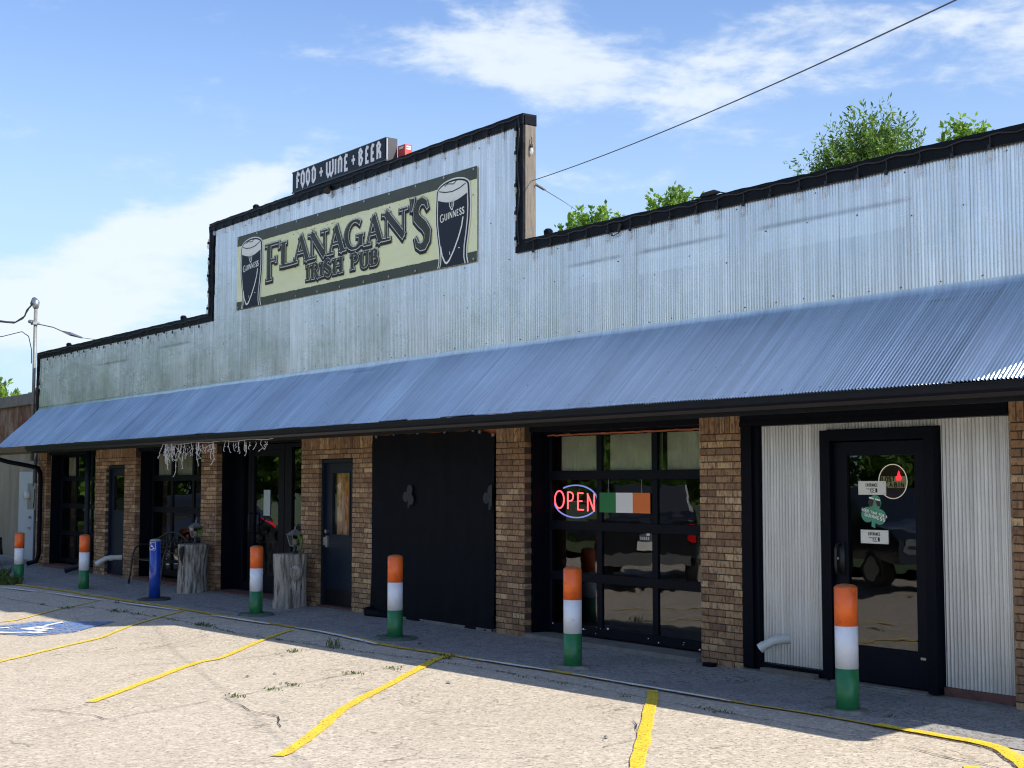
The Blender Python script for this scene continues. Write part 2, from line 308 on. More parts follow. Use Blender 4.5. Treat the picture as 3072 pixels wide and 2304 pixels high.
M['mortar']=mat('mortar',(.085,.062,.045),.95,0,.2,8,.4,60)
M['black']=mat('black_painted_wood',(.0028,.0042,.0095),.5,0,.2,3,.25,40,spec=.10)
M['blackdoor']=mat('black_painted_door',(.0035,.0055,.0120),.45,0,.15,2,.1,30,spec=.12)
M['wrap']=mat('black_roofing_wrap',(.0045,.0055,.009),.55,0,.35,5,1.2,9,spec=.16)
M['navy']=mat('dark_slate_painted_steel',(.011,.019,.033),.42,0,.12,2,.08,30,spec=.2)
M['gutter']=mat('dark_bronze_gutter',(.009,.009,.013),.38,0,.2,2,.1,12,spec=.22)
M['brown']=mat('faded_brown_gutter',(.105,.078,.062),.45,0,.2,3,.1,12)
M['timber']=mat('weathered_timber',(.165,.142,.118),.85,0,.3,7,.6,40,stretch=(6,6,.6))
M['stump']=mat('grey_weathered_stump',(.42,.38,.325),.9,0,.45,9,1.6,22,col2=(.11,.092,.072),mixs=14,mixlo=.46,mixhi=.62,stretch=(1,1,.16))
M['stumptop']=mat('stump_cut_top',(.23,.20,.17),.9,0,.3,12,.6,50)
M['orange']=mat('orange_bollard_paint',(.90,.155,.02),.42,0,.12,9,.06,30,col2=(.60,.115,.03),mixs=7,mixlo=.58,mixhi=.72,coat=.15)
M['cap']=mat('worn_orange_cap',(.50,.13,.035),.6,0,.3,14,.2,40)
M['white']=mat('white_bollard_paint',(.80,.82,.86),.45,0,.08,9,.06,30,col2=(.52,.51,.48),mixs=7,mixlo=.60,mixhi=.78,coat=.15)
M['green']=mat('green_bollard_paint',(.018,.17,.055),.42,0,.2,9,.06,30,col2=(.05,.12,.06),mixs=7,mixlo=.55,mixhi=.72,coat=.15)
M['blue']=mat('blue_bollard_sleeve',(.010,.055,.36),.28,0,.06,5,.06,30,coat=.6)
M['bluecap']=mat('worn_grey_cap',(.30,.31,.31),.6,0,.2,12)
M['concrete']=mat('stained_concrete',(.20,.19,.175),.9,0,.25,6,.6,60)
M['redconc']=mat('red_painted_sill',(.14,.065,.055),.85,0,.3,9,.5,60)
M['apron']=ground_mat('asphalt_apron',(.30,.288,.272),(.375,.36,.34),(.19,.184,.176),.6,.7,(.05,.05,.052))
M['lot']=ground_mat('exposed_aggregate_lot',(.56,.485,.385),(.50,.43,.335),(.40,.345,.27),.5,.62,(.17,.14,.11))
M['yellow']=paint_mat('yellow_line_paint',(.80,.57,.04),.555,55)
M['oldyellow']=paint_mat('faded_yellow_paint',(.62,.40,.05),.57,20)
M['wpaint_sun']=paint_mat('white_paint_or_sun_strip',(.80,.80,.78),.60,20)  # white emblem paint, and the colour of the painted-in sunlight strips
M['bpaint']=paint_mat('blue_stall_paint',(.14,.25,.50),.515,16)
M['crack']=mat('dark_crack_fill',(.035,.032,.028),.95,0,.3,30)
M['glass']=mat_glass('window_glass',1.8,(.93,.95,.95),.035)
M['glass2']=mat_glass('storefront_glass',2.15,(.9,.92,.92),.02)
M['pvc']=mat('white_pvc',(.66,.67,.62),.4,0,.08,5)
M['metal']=mat('brushed_metal',(.42,.43,.44),.35,.9,.15,5)
M['dark']=mat('dark_interior',(.022,.020,.022),.9,0,.2,2)
M['curtain']=mat('cream_curtain_cloth',(.62,.62,.50),.9,0,.12,3,.3,90)
M['cloth']=mat('black_shade_cloth',(.0035,.005,.009),.75,0,.25,4,.7,70,spec=.14)
M['clover']=mat('faded_grey_print',(.048,.053,.060),.8,0,.1,6,spec=.12)
M['rust']=mat('orange_rust_trim',(.42,.13,.05),.8,0,.3,9)
M['cord']=simple('black_cord',(.012,.012,.013),.5)
M['wire']=simple('grey_wire',(.10,.10,.105),.5,.3)
M['bulbglass']=simple('bulb_glass',(.80,.82,.84),.15); M['bulbglass'].node_tree.nodes['Principled BSDF'].inputs['Alpha'].default_value=.4
M['cream']=mat('banner_cream_vinyl',(.92,.93,.60),.5,0,.04,2,.35,3,col2=(.84,.88,.42),mixs=.9,mixlo=.45,mixhi=.75,stretch=(.5,1,2.2))
M['olive']=mat('banner_olive_print',(.062,.070,.045),.5,0,.2,1.5,.35,3)
M['navyink']=simple('banner_navy_ink',(.006,.010,.026),.6)
M['ink']=mat('banner_grey_green_fill',(.050,.058,.046),.55,0,.35,3,spec=.3)
M['pale']=simple('banner_pale_ink',(.90,.91,.83),.5)
M['signface']=mat('sign_navy_face',(.004,.007,.015),.4,0,.15,3,spec=.2)
M['signtext']=simple('sign_white_letters',(.88,.90,.95),.5)
M['frameblk']=mat('sign_black_frame',(.016,.017,.018),.4,0,.2,4)
M['signend']=mat('sign_grey_end_panel',(.045,.048,.055),.5,0,.15,5)
M['red']=mat('faded_red_box',(.62,.07,.065),.45,0,.15,6)
M['leafA']=leaf_mat('narrow_leaf_green',(.06,.125,.018),(.115,.21,.034),(.18,.28,.055))
M['leafC']=leaf_mat('crown_leaf_green',(.050,.095,.022),(.10,.17,.042),(.18,.25,.075))
M['leafB']=leaf_mat('bright_leaf_green',(.085,.155,.030),(.14,.235,.045),(.20,.30,.07))
M['bark']=mat('tree_bark',(.10,.078,.058),.95,0,.3,10,1,20)
M['weed']=leaf_mat('weed_green',(.055,.09,.028),(.09,.13,.045),(.17,.18,.08))
M['beige']=mat('beige_metal_siding',(.34,.30,.235),.6,0,.12,2,.05,20,col2=(.27,.235,.18),mixs=1.2,stretch=(2,2,.4))
M['rustmetal']=mat('rusty_corrugated_metal',(.17,.075,.045),.8,.2,.35,5,.3,30,col2=(.30,.24,.185),mixs=2.4,mixlo=.42,mixhi=.62,stretch=(1.5,1,.5))
M['whitedoor']=mat('white_steel_door',(.56,.59,.62),.45,0,.05,3)
M['neonred']=simple('red_neon_tube',(1,.10,.12),.4,0,1.3)
M['neonblue']=simple('blue_neon_tube',(.16,.22,.62),.4,0,.6)
M['flagg']=simple('flag_green',(.015,.20,.06),.35); M['flagw']=simple('flag_white',(.88,.88,.86),.35); M['flago']=simple('flag_orange',(.85,.20,.045),.35)
M['placard']=mat('cream_placard',(.74,.74,.67),.5,0,.05,8)
M['inkblack']=simple('black_ink',(.012,.012,.012),.6)
M['clovergreen']=mat('green_sticker',(.08,.31,.20),.5,0,.06,8)
M['stout']=simple('dark_stout_print',(.05,.010,.012),.5)
M['carpaint']=mat('black_car_paint',(.012,.014,.02),.18,.3,.05,2,coat=1)
M['truckpaint']=mat('dark_grey_truck_paint',(.02,.022,.026),.2,.3,.05,2,coat=1)
M['tyre']=mat('tyre_rubber',(.016,.016,.016),.8,0,.1,10)
M['rim']=mat('alloy_rim',(.35,.36,.37),.3,.9,.05,10)
M['carglass']=simple('car_window_glass',(.008,.01,.012),.05)
M['tail']=simple('tail_light_red',(.55,.01,.012),.15,0,.15)
M['meter']=mat('meter_grey_enamel',(.27,.28,.28),.5,0,.1,8)
M['lampgrey']=mat('worn_lantern_metal',(.19,.19,.18),.5,.2,.3,20)
M['candle']=simple('white_candle',(.72,.70,.62),.5)
M['lampglass']=mat_glass('lantern_glass',1.6,(.75,.77,.72),0)
M['paper']=mat('pale_paper_notice',(.42,.52,.50),.6,0,.08,20)
M['redint']=mat('dark_red_cabinet',(.42,.03,.03),.5,0,.1,4)
M['amber']=mat('amber_curtain',(.75,.38,.12),.8,0,.4,5,.2,20,col2=(.80,.60,.48),mixs=2.5,mixlo=.45,mixhi=.55,stretch=(2.5,1,.6))
M['icicle']=simple('white_lead_wire',(.85,.80,.78),.5)
# ---------------------------------------------------------------- ground
def axis(vals): return np.unique(np.concatenate(vals))
ax=axis([np.arange(-400,-40,40),np.arange(-40,-20,2),np.arange(-20,9,.25),np.arange(9,40,3),np.arange(40,401,40)])
ay=axis([np.arange(-400,-40,40),np.arange(-40,-8,2),np.arange(-8,.41,.2),np.arange(1,40,4),np.arange(40,401,40)])
GX,GY=np.meshgrid(ax,ay)
V=np.array([(x,y,gz(x,y)) for x,y in zip(GX.ravel(),GY.ravel())])
nx=len(ax); F=np.array([(j*nx+i,j*nx+i+1,(j+1)*nx+i+1,(j+1)*nx+i) for j in range(len(ay)-1) for i in range(nx-1)])
g=mesh_np('ground',V,F,M['lot'],smooth=True); g['kind']='structure'
def smooth_path(p):
    if len(p)<3: return p
    q=[p[0]]+list(p)+[p[-1]]; out=[]
    for i in range(1,len(q)-2):
        for k in range(5):
            t=k/5; a,b,c,d=[Vector(v) for v in q[i-1:i+3]]
            v=.5*((2*b)+(-a+c)*t+(2*a-5*b+4*c-d)*t*t+(-a+3*b-3*c+d)*t**3); out.append((v.x,v.y))
    out.append(p[-1]); return out
def strip(name,pts,wd,m,dz,parent=None,kind='structure',jit=.0,step=.12,wf=None):
    if name=='parking_line_or_sun_strip': pts=smooth_path(pts); wd*=.9
    # ribbon on the ground following a polyline
    P=[]
    for (a,b) in zip(pts[:-1],pts[1:]):
        L_=math.dist(a,b); n=max(1,int(L_/step))
        for i in range(n): P.append((a[0]+(b[0]-a[0])*i/n,a[1]+(b[1]-a[1])*i/n))
    P.append(pts[-1]); mb=MB(); b0=[]
    for i,p in enumerate(P):
        q=P[min(i+1,len(P)-1)]; r_=P[max(i-1,0)]; d=Vector((q[0]-r_[0],q[1]-r_[1])).normalized(); nrm=(-d.y,d.x)
        wl_=wd/2*(wf(i/len(P)) if wf else 1)
        j1=1+jit*(noise.noise((p[0]*6,p[1]*6,1.3))); j2=1+jit*(noise.noise((p[0]*6,p[1]*6,7.3)))
        cx=noise.noise((p[0]*1.3,p[1]*1.3,3))*jit*wd*.5
        for s_,jj in ((1,j1),(-1,j2)):
            X=p[0]+nrm[0]*(s_*wl_*jj+cx); Y=p[1]+nrm[1]*(s_*wl_*jj+cx); mb.v.append((X,Y,gz(X,Y)+dz))
    for i in range(len(P)-1): mb.f.append((2*i,2*i+1,2*i+3,2*i+2))
    o=mb.build(name,m,parent,kind=kind); return o
# asphalt apron between the building and the yellow line
edge=[(-40,-1.62),(-13.1,-1.60),(-10.8,-1.50),(-8.7,-1.48),(-5.9,-1.42),(-3.7,-1.42),(-1.83,-1.38),(-.42,-1.50),(.76,-1.47),(2.3,-1.43),(3.9,-1.43),(4.7,-1.455),(5.45,-1.425),(6.1,-1.425),(7.0,-1.41),(12,-1.45),(40,-1.5)]
ex=[e[0] for e in edge]; ey=[e[1] for e in edge]
av=[];af=[]; xs=np.concatenate([np.arange(-40,-17,1.5),np.arange(-17,9,.12),np.arange(9,40,1.5)])
for x in xs:
    ye=float(np.interp(x,ex,ey))+.03*noise.noise((x*3,0,0))
    for k in range(9):
        y=ye+(0.0-ye)*k/8; av.append((x,y,gz(x,y)+.006))
    av.append((x,.45,.006))
for i in range(len(xs)-1):
    for k in range(9): af.append((i*10+k,(i+1)*10+k,(i+1)*10+k+1,i*10+k+1))
mb=MB(); mb.v=av; mb.f=af; mb.build('pavement',M['apron'],kind='structure',smooth=True)
strip('parking_line_or_sun_strip',[(-13.6,-1.75)]+edge[1:12],.085,M['oldyellow'],.012,jit=.35)
strip('parking_line_or_sun_strip',edge[11:15],.05,M['oldyellow'],.012,jit=.4)
strip('parking_line_or_sun_strip',[(6.05,-1.43),(6.6,-1.42),(7.01,-1.45),(7.45,-1.78),(8.1,-2.5)],.13,M['yellow'],.017,jit=.4)
for pts in ([(-12.92,-1.88),(-11.27,-1.77)],[(-10.92,-1.72),(-9.8,-1.69),(-8.6,-1.645)],[(-8.2,-1.61),(-7,-1.56),(-5.92,-1.51)],[(-4.9,-1.495),(-4,-1.475),(-3.24,-1.465)],[(-2.6,-1.44),(-1.9,-1.43),(-.9,-1.51),(-.5,-1.56)],[(1.0,-1.515),(1.9,-1.475),(2.4,-1.462)],[(2.7,-1.458),(3.9,-1.466),(4.7,-1.487)]):  # thin strips of sunlight beside the yellow line, laid in as white colour
    strip('parking_line_or_sun_strip',pts,.042,M['wpaint_sun'],.020,jit=.5,wf=lambda t:.35+1.1*math.sin(math.pi*min(1,t*.96+.02)))
strip('parking_line_or_sun_strip',[(-8.67,-1.69),(-8.6,-2.1),(-8.56,-2.4),(-8.16,-3.3),(-7.6,-4.4)],.085,M['yellow'],.010,jit=.35)
strip('parking_line_or_sun_strip',[(-5.85,-1.47),(-5.45,-2.39),(-4.3,-3.55),(-2.85,-4.88),(-2.3,-5.4)],.09,M['yellow'],.010,jit=.4)
strip('parking_line_or_sun_strip',[(-2.55,-1.53),(-2.23,-2.04),(-1.45,-2.95),(-1.175,-3.37),(-.3,-4.15),(1.0,-5.27)],.10,M['yellow'],.010,jit=.4)
strip('parking_line_or_sun_strip',[(.77,-1.50),(1.07,-1.97),(2.52,-3.62),(4.04,-4.94),(4.36,-5.27)],.105,M['yellow'],.010,jit=.3)
strip('parking_line_or_sun_strip',[(3.83,-1.52),(4.37,-2.04),(6.08,-3.73),(7.4,-5.1)],.105,M['yellow'],.010,jit=.3)
strip('parking_line_or_sun_strip',[(7.3,-2.1),(9.2,-4.3),(11,-6)],.105,M['yellow'],.010,jit=.3)
# blue accessible-stall emblem
Q=[(-7.78,-2.93),(-6.15,-2.33),(-5.75,-3.55),(-7.35,-4.25)]
def quadmap(u,v):
    a=Vector(Q[3]).lerp(Vector(Q[2]),u); b=Vector(Q[0]).lerp(Vector(Q[1]),u); return a.lerp(b,v)
mb=MB(); n=14
for i in range(n+1):
    for j in range(n+1):
        p=quadmap(i/n,j/n); mb.v.append((p.x,p.y,gz(p.x,p.y)+.012))
for i in range(n):
    for j in range(n): mb.f.append((i*(n+1)+j,(i+1)*(n+1)+j,(i+1)*(n+1)+j+1,i*(n+1)+j+1))
mb.build('stall_marking',M['bpaint'],kind='structure')
def wheelchair(): # strokes in unit square
    wheel=[(.46+.25*math.cos(t),.34+.25*math.sin(t)) for t in [R(a) for a in range(150,385,14)]]
    return [(wheel,.065),([(.40,.74),(.43,.46),(.66,.46),(.77,.20),(.87,.23)],.07),([(.42,.6),(.62,.6)],.06),([(.385,.86),(.386,.87)],.13)]
for st,wd in wheelchair():
    pts=[tuple(quadmap(*p)) for p in st]
    if len(pts)==2 and math.dist(*pts)<.05: pts=[(pts[0][0]-.06,pts[0][1]),(pts[0][0]+.06,pts[0][1])]
    strip('stall_marking',pts,wd*2.0,M['wpaint_sun'],.017,jit=.2,step=.06)
M['lawn']=mat('mown_grass',(.060,.095,.030),.95,0,.35,3,.6,30,col2=(.12,.12,.055),mixs=.6,mixlo=.45,mixhi=.65)
mb=MB(); gx=[-400,-60,-45,-36,-30]; 
for (xa,xb,ya,yb) in ((-400,400,-400,-14.5),(-400,-24,-14.5,-.2)):
    nn=12
    for i in range(nn+1):
        for j in range(nn+1):
            X=xa+(xb-xa)*i/nn; Y=ya+(yb-ya)*j/nn; mb.v.append((X,Y,gz(X,Y)+.03))
    b=len(mb.v)-(nn+1)**2
    for i in range(nn):
        for j in range(nn): mb.f.append((b+i*(nn+1)+j,b+(i+1)*(nn+1)+j,b+(i+1)*(nn+1)+j+1,b+i*(nn+1)+j+1))
mb.build('grass_verge',M['lawn'],kind='structure')
# cracks and seams
cr=[[(-13,-2.35),(-8.73,-2.23),(-8.13,-1.98),(-5.5,-1.88),(-4.25,-1.9),(-2.95,-2.0),(-.87,-1.93),(1.45,-1.76),(2.96,-1.75),(4.33,-1.85),(5.0,-1.87),(5.85,-1.88),(6.33,-1.9),(7.45,-2.0),(10,-2.1)],
    [(2.2,-6.1),(1.94,-5.3),(1.62,-4.48),(1.22,-3.57),(.94,-2.95),(.905,-2.73),(.914,-2.06),(.9,-1.85)],
    [(1.1,-5.8),(1.33,-5.67),(1.76,-5.55),(2.2,-5.5)],[(-1.5,-4.1),(-1.26,-3.16),(-1.05,-2.56),(-.97,-2.04)],[(1.58,-4.32),(2.38,-4.47),(2.81,-4.47),(3.3,-4.7)],
    [(-3.2,-2.7),(-2.9,-3.4),(-3.4,-4.2)],[(4.8,-2.6),(5.4,-3.1),(5.5,-3.5)],[(-6.5,-1.0),(-5,-1.05),(-4.2,-.9)],[(-12,-1.1),(-10,-.95),(-8.9,-1.05)]]
for c in cr:
    pts=[]
    for a,b in zip(c[:-1],c[1:]):
        n=max(1,int(math.dist(a,b)/.16))
        for i in range(n):
            t=i/n; pts.append((a[0]+(b[0]-a[0])*t+.035*noise.noise((a[0]+t*9,a[1],5)),a[1]+(b[1]-a[1])*t+.045*noise.noise((a[0],a[1]+t*9,2))))
    pts.append(c[-1]); strip('pavement_crack',pts,.008,M['crack'],.0085,jit=1.6,step=.05)
# ---------------------------------------------------------------- pub building
PUB=thing('pub_building','long single-storey pub with corrugated metal false front, blue-grey awning and tan brick pillars','building',(-4,0,0))
def part(mb,name,m,smooth=False,parent=PUB,kind=None): return mb.build(name,m,parent,smooth,kind)
PITCH=.0338
def warp(x,z): return .010*noise.noise((x*.7,z*.9,.3))+.004*noise.noise((x*2.3,z*2.9,4.3))
def sheet(x0,x1,path,amp,off=0,wv=1.0):
    """corrugated sheet: path = list of (y,z) rows, ribs run along the path"""
    n=max(8,int(round((x1-x0)/PITCH*8))); mb=MB(); rows=[]
    for a,b in zip(path[:-1],path[1:]):
        L_=math.dist(a,b); k=max(1,int(L_/.3))
        for i in range(k): rows.append((a[0]+(b[0]-a[0])*i/k,a[1]+(b[1]-a[1])*i/k))
    rows.append(path[-1])
    d=Vector((path[-1][0]-path[0][0],path[-1][1]-path[0][1])).normalized(); nr=(-d.y,d.x)
    if nr[0]>0: nr=(-nr[0],-nr[1])
    for (y,z) in rows:
        for i in range(n+1):
            x=x0+(x1-x0)*i/n; h=amp*(2*abs(math.cos(math.pi*x/PITCH))**.9-1)+off+wv*warp(x,z+y)
            mb.v.append((x,y+nr[0]*h,z+nr[1]*h))
    for j in range(len(rows)-1):
        for i in range(n): mb.f.append((j*(n+1)+i,j*(n+1)+i+1,(j+1)*(n+1)+i+1,(j+1)*(n+1)+i))
    return mb
# false front backing
mb=MB(); mb.box(-16.88,8.56,.02,.11,2.46,4.44); mb.box(-8.24,.14,.02,.11,4.44,5.92)
ff=part(mb,'false_front',M['black'])
x=-16.86; i=0
while x<8.54:
    x1=min(x+.66,8.54); top=5.90 if (x>-8.3 and x1<.25) else 4.42
    if x<-8.2<x1: x1=-8.2
    if x<.0<x1: x1=.02
    top=5.90 if (x>=-8.21 and x1<=.03) else 4.42
    bot=3.24+.012*noise.noise((x*2,0,0))
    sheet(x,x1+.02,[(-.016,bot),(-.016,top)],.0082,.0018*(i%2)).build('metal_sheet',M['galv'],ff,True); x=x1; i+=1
# screws on the false front
mb=MB()
for (z,dx,j) in ((3.37,.33,.0),(3.95,.5,.1),(4.32,.9,.05),(4.9,.5,.1),(5.75,.66,.05)):
    x=-16.6
    while x<8.6:
        if z<4.4 or (-8.1<x<-.1 and not(-7.3<x<-.8 and 4.4<z<5.6)):
            zz=z+random.uniform(-.012,.012)+(random.choice((0,-.12,.1)) if j==.1 else 0); mb.lathe([(.0065,0),(.0065,.004),(.003,.009)],0,0,6)
            for k in range(18):
                vx,vy,vz=mb.v[-18+k]; mb.v[-18+k]=(x+vx,-.024-vz,zz+vy)
        x+=dx+(.06 if random.random()<.4 else 0)
part(mb,'screw_heads',M['wire'],kind='stuff',parent=ff)
# awning
AY,AZ=-.88,2.452
mb=MB(); mb.prism([(0,0)],0,0) if False else None
mb=MB()
for (a,b,c,d_) in (((-.86,2.40),(-.02,3.20),None,None),):
    pass
mb.add([(-16.77,-.86,2.42),(8.7,-.86,2.42),(8.7,-.01,3.21),(-16.77,-.01,3.21),(-16.77,-.86,2.36),(8.7,-.86,2.36),(8.7,-.01,2.44),(-16.77,-.01,2.44)],
   [(0,1,2,3),(4,7,6,5),(0,4,5,1),(3,2,6,7),(0,3,7,4),(1,5,6,2)])
aw=part(mb,'awning',M['black'])
x=-16.79; i=0
while x<8.7:
    x1=min(x+.66,8.72); e=.016*noise.noise((x*1.7,3,0)); 
    sheet(x,x1+.02,[(AY-e,AZ-e*.9-.004),(-.024,3.262)],.0130,.003*(i%2)+.010,1.1).build('metal_sheet',M['awn'],aw,True); x=x1; i+=1
mb=MB()
for t in (.03,.36,.68):
    x=-16.5
    while x<8.5:
        y=AY+(0-AY)*t; z=AZ+(3.26-AZ)*t+.022; mb.lathe([(.006,0),(.006,.004),(.003,.008)],x,y,6,z); x+=.31+(.1 if random.random()<.4 else 0)
part(mb,'screw_heads',M['wire'],kind='stuff',parent=aw)
# flashing strip
mb=MB(); n=420
for i in range(n+1):
    x=-16.82+(8.74+16.82)*i/n; wv=.012*noise.noise((x*1.5,0,0))+.020*max(0,noise.noise((x*.8,5,0))); wob=.006*noise.noise((x*3,1,1))
    mb.v+= [(x,-.030+wob*.4,3.335+wob*.3),(x,-.040+wob,3.265),(x,-.095-wv,3.215-wv*.9+wob)]
for i in range(n):
    for k in (0,1): mb.f.append((3*i+k,3*i+3+k,3*i+4+k,3*i+1+k))
part(mb,'flashing',M['awn'],True)
# gutter (K profile)
prof=[(-.870,2.437),(-.870,2.335),(-.955,2.335),(-.965,2.365),(-.990,2.385),(-.990,2.425),(-1.000,2.437)]
def gut(x0,x1,m):
    mb=MB(); n=len(prof)
    for xx in (x0,x1): mb.v+=[(xx,y,z) for y,z in prof]
    for k in range(n-1): mb.f.append((k,k+1,n+k+1,n+k))
    mb.f.append(tuple(range(n))); mb.f.append(tuple(range(2*n-1,n-1,-1)))
    mb.box(x0,x1,-.868,-.862,2.30,2.452); mb.box(x0,x1,-1.004,-.988,2.436,2.443); return part(mb,'gutter',m)
gut(-17.25,-14.6,M['brown']); gut(-14.6,-8.9,M['gutter']); gut(-8.9,-.5,M['gutter']); gut(-.5,8.72,M['gutter'])
mb=MB(); x=-16
while x<8.6: mb.box(x,x+.02,-1.006,-.87,2.444,2.449); x+=.8
part(mb,'gutter_straps',M['metal'],kind='stuff')
# downspouts
mb=MB(); mb.tube([(-17.15,-.93,2.36),(-17.12,-.9,2.27),(-16.95,-.6,2.17),(-16.72,-.25,2.09),(-16.55,-.10,2.04),(-16.46,-.075,1.93),(-16.45,-.07,1.75),(-16.45,-.07,.25),(-16.47,-.11,.10),(-16.55,-.28,.05)],.047,10); part(mb,'downspout',M['black'],True)
mb=MB(); mb.tube([(-13.62,-.085,2.43),(-13.62,-.085,1.5),(-13.62,-.085,.52),(-13.62,-.10,.30),(-13.66,-.2,.14),(-13.75,-.45,.05)],.052,10); part(mb,'downspout',M['navy'],True)
# parapet trims
def trim(x0,x1,z0,z1,seg=.3,yb=.15):
    n=max(2,int(max(x1-x0,z1-z0)/seg*3)); mb=MB(); hor=(x1-x0)>(z1-z0)
    P=[]
    for i in range(n+1):
        t=i/n; a=.006*noise.noise((t*n*.9,x0,z0)); b=.007*noise.noise((t*n*.9,x0+9,z0)); c=.008*noise.noise((t*n*1.3,x0+4,z0))
        if hor: x=x0+(x1-x0)*t; P.append([(x,-.055+c,z0+a),(x,-.050+c,z1+b),(x,yb,z1+b+.004),(x,yb,z0)])
        else: z=z0+(z1-z0)*t; P.append([(x0+a,-.055+c,z),(x1+b,-.050+c,z),(x1+b,yb,z),(x0+a,yb,z)])
    for r_ in P: mb.v+=r_
    for i in range(n):
        for k in range(4): mb.f.append((4*i+k,4*i+(k+1)%4,4*i+4+(k+1)%4,4*i+4+k))
    mb.f.append((0,1,2,3)); mb.f.append((4*n+3,4*n+2,4*n+1,4*n)); return mb
for a in ((-16.93,-8.17,4.36,4.50),(-8.33,.137,5.845,5.975),(.0,8.58,4.362,4.50),(-8.33,-8.17,4.505,5.842),(0.0,.135,4.503,5.842),(-16.93,-16.84,3.28,4.357),(8.50,8.58,3.28,4.357)):
    part(trim(*a,yb=(-.021 if a[0]==0.0 and a[1]==.135 else .15)),'parapet_trim',M['wrap'],False)
mb=MB(); mb.cbox(.045,.145,-.02,.13,4.50,5.84,.004); part(mb,'gable_post',M['timber']); 
mb=MB(); mb.box(.139,.150,-.03,.135,5.85,5.95); part(mb,'post_cap',M['black'])
mb=MB()
for x,w_ in ((-6.8,.12),(-15.2,.1),(-9.5,.12),(.5,.1)):
    z=5.98 if -8.3<x<.1 else 4.505
    mb.lathe([(.05,0),(.055,.05),(.03,.075)],x,.03,10,z)
part(mb,'trim_fittings',M['black'],kind='stuff')
# roof, rear walls, interior
mb=MB(); mb.box(-16.9,8.9,.12,11.98,3.9,4.05); part(mb,'roof',M['concrete'])
mb=MB(); mb.box(-16.9,-16.8,.35,12,0,3.895); mb.box(8.8,8.9,.35,12,0,3.895); mb.box(-16.79,8.79,11.9,12,0,3.895); part(mb,'outer_wall',M['beige'])
mb=MB(); mb.box(-16.79,8.79,5.0,5.05,.02,2.7); mb.box(-16.79,8.79,.5,4.99,.0,.02); mb.box(-16.79,8.79,.36,4.99,2.70,2.74)
for xx in (-14,-12,-7.9,-5.35,-3.0,-.2,3.1): mb.box(xx-.04,xx+.04,.42,4.98,.03,2.69)
part(mb,'interior_walls',M['dark'])
# --- brickwork
CO=.0667; BL=.2095; J=.0095; BH=CO-J
_bm={}
def brick_mesh(l,h,d=.098):
    k=(round(l,3),round(h,3))
    if k not in _bm:
        q=MB(); q.cbox(0,l,0,d,0,h,.003); me=bpy.data.meshes.new('brick'); me.from_pydata(q.v,[],q.f); me.materials.append(M['brick']); _bm[k]=me
    return _bm[k]
SINGLE=[]; rest=MB(); cores={}
def bricks_for(x0,x1,z0,z1,soldier,core,indiv,skip=None,xmax=99):
    rows=int((z1-z0-(0.21 if soldier else 0))/CO+.01); zz=z0
    out=[]
    for r_ in range(rows):
        off=0 if r_%2==0 else -(BL+J)/2
        x=x0+off; z=z0+r_*CO
        while x<x1-.01:
            a=max(x,x0); b=min(x+BL,x1)
            if b-a>.03: out.append((a,b,z,z+BH))
            x+=BL+J
        if skip:
            new=[]
            for (a,b,c,d) in out[-40:]: pass
    if soldier:
        z=z0+rows*CO; n=round((x1-x0)/CO); st=(x1-x0)/n
        for k in range(n): out.append((x0+k*st,x0+(k+1)*st-J,z,z1-.004))
    fin=[]
    for (a,b,c,d) in out:
        if skip and d>skip[2] and c<skip[3] and b>skip[0] and a<skip[1]:
            if a<skip[0]-.03: fin.append((a,skip[0],c,d))
            if b>skip[1]+.03: fin.append((skip[1],b,c,d))
        else: fin.append((a,b,c,d))
    for (a,b,c,d) in fin:
        yy=random.uniform(-.0018,.0018)
        if indiv and a<xmax: SINGLE.append((b-a,d-c,a,yy,c,core))
        else: rest.cbox(a,b,yy,yy+.098,c,d,.003)
def core_box(name,x0,x1,z0,z1,skip=None):
    mb=MB()
    if skip:
        mb.box(x0+.006,skip[0]-.008,.011,.098,z0-.03,z1); mb.box(skip[1]+.008,x1-.006,.011,.098,z0-.03,z1); mb.box(skip[0]-.008,skip[1]+.008,.011,.098,skip[3]+.008,z1)
    else: mb.box(x0+.006,x1-.006,.011,.098,z0-.03,z1)
    return part(mb,name,M['mortar'])
BT=2.46
for (x0,x1,ind,xm) in ((6.257,6.80,True,6.62),(2.884,3.43,True,99),(-.45,.096,True,99),(-8.61,-8.03,False,0),(-16.9,-16.31,False,0),(8.35,8.89,False,0)):
    c_=core_box('brick_pillar',x0,x1,0,BT); bricks_for(x0,x1,0,BT,True,c_,ind,None,xm)
for (x0,x1,sk) in ((-5.18,-3.21,(-4.68,-3.73,0,2.06)),(-13.45,-11.44,(-12.88,-11.96,0,2.05))):
    c_=core_box('brick_wall',x0,x1,0,BT,sk); bricks_for(x0,x1,0,BT,True,c_,False,sk)
SINGLE.sort(key=lambda s:-s[2]); n=0
for (l,h,a,y,z,c_) in SINGLE:
    if n<300: inst('brick',brick_mesh(l,h),c_,(a,y,z)); n+=1
    else: rest.cbox(a,a+l,y,y+.098,z,z+h,.003)
part(rest,'brickwork',M['brick'],kind='stuff')
mb=MB(); mb.box(6.80,8.35,.02,.1,0,BT); part(mb,'brick_wall',M['mortar'])
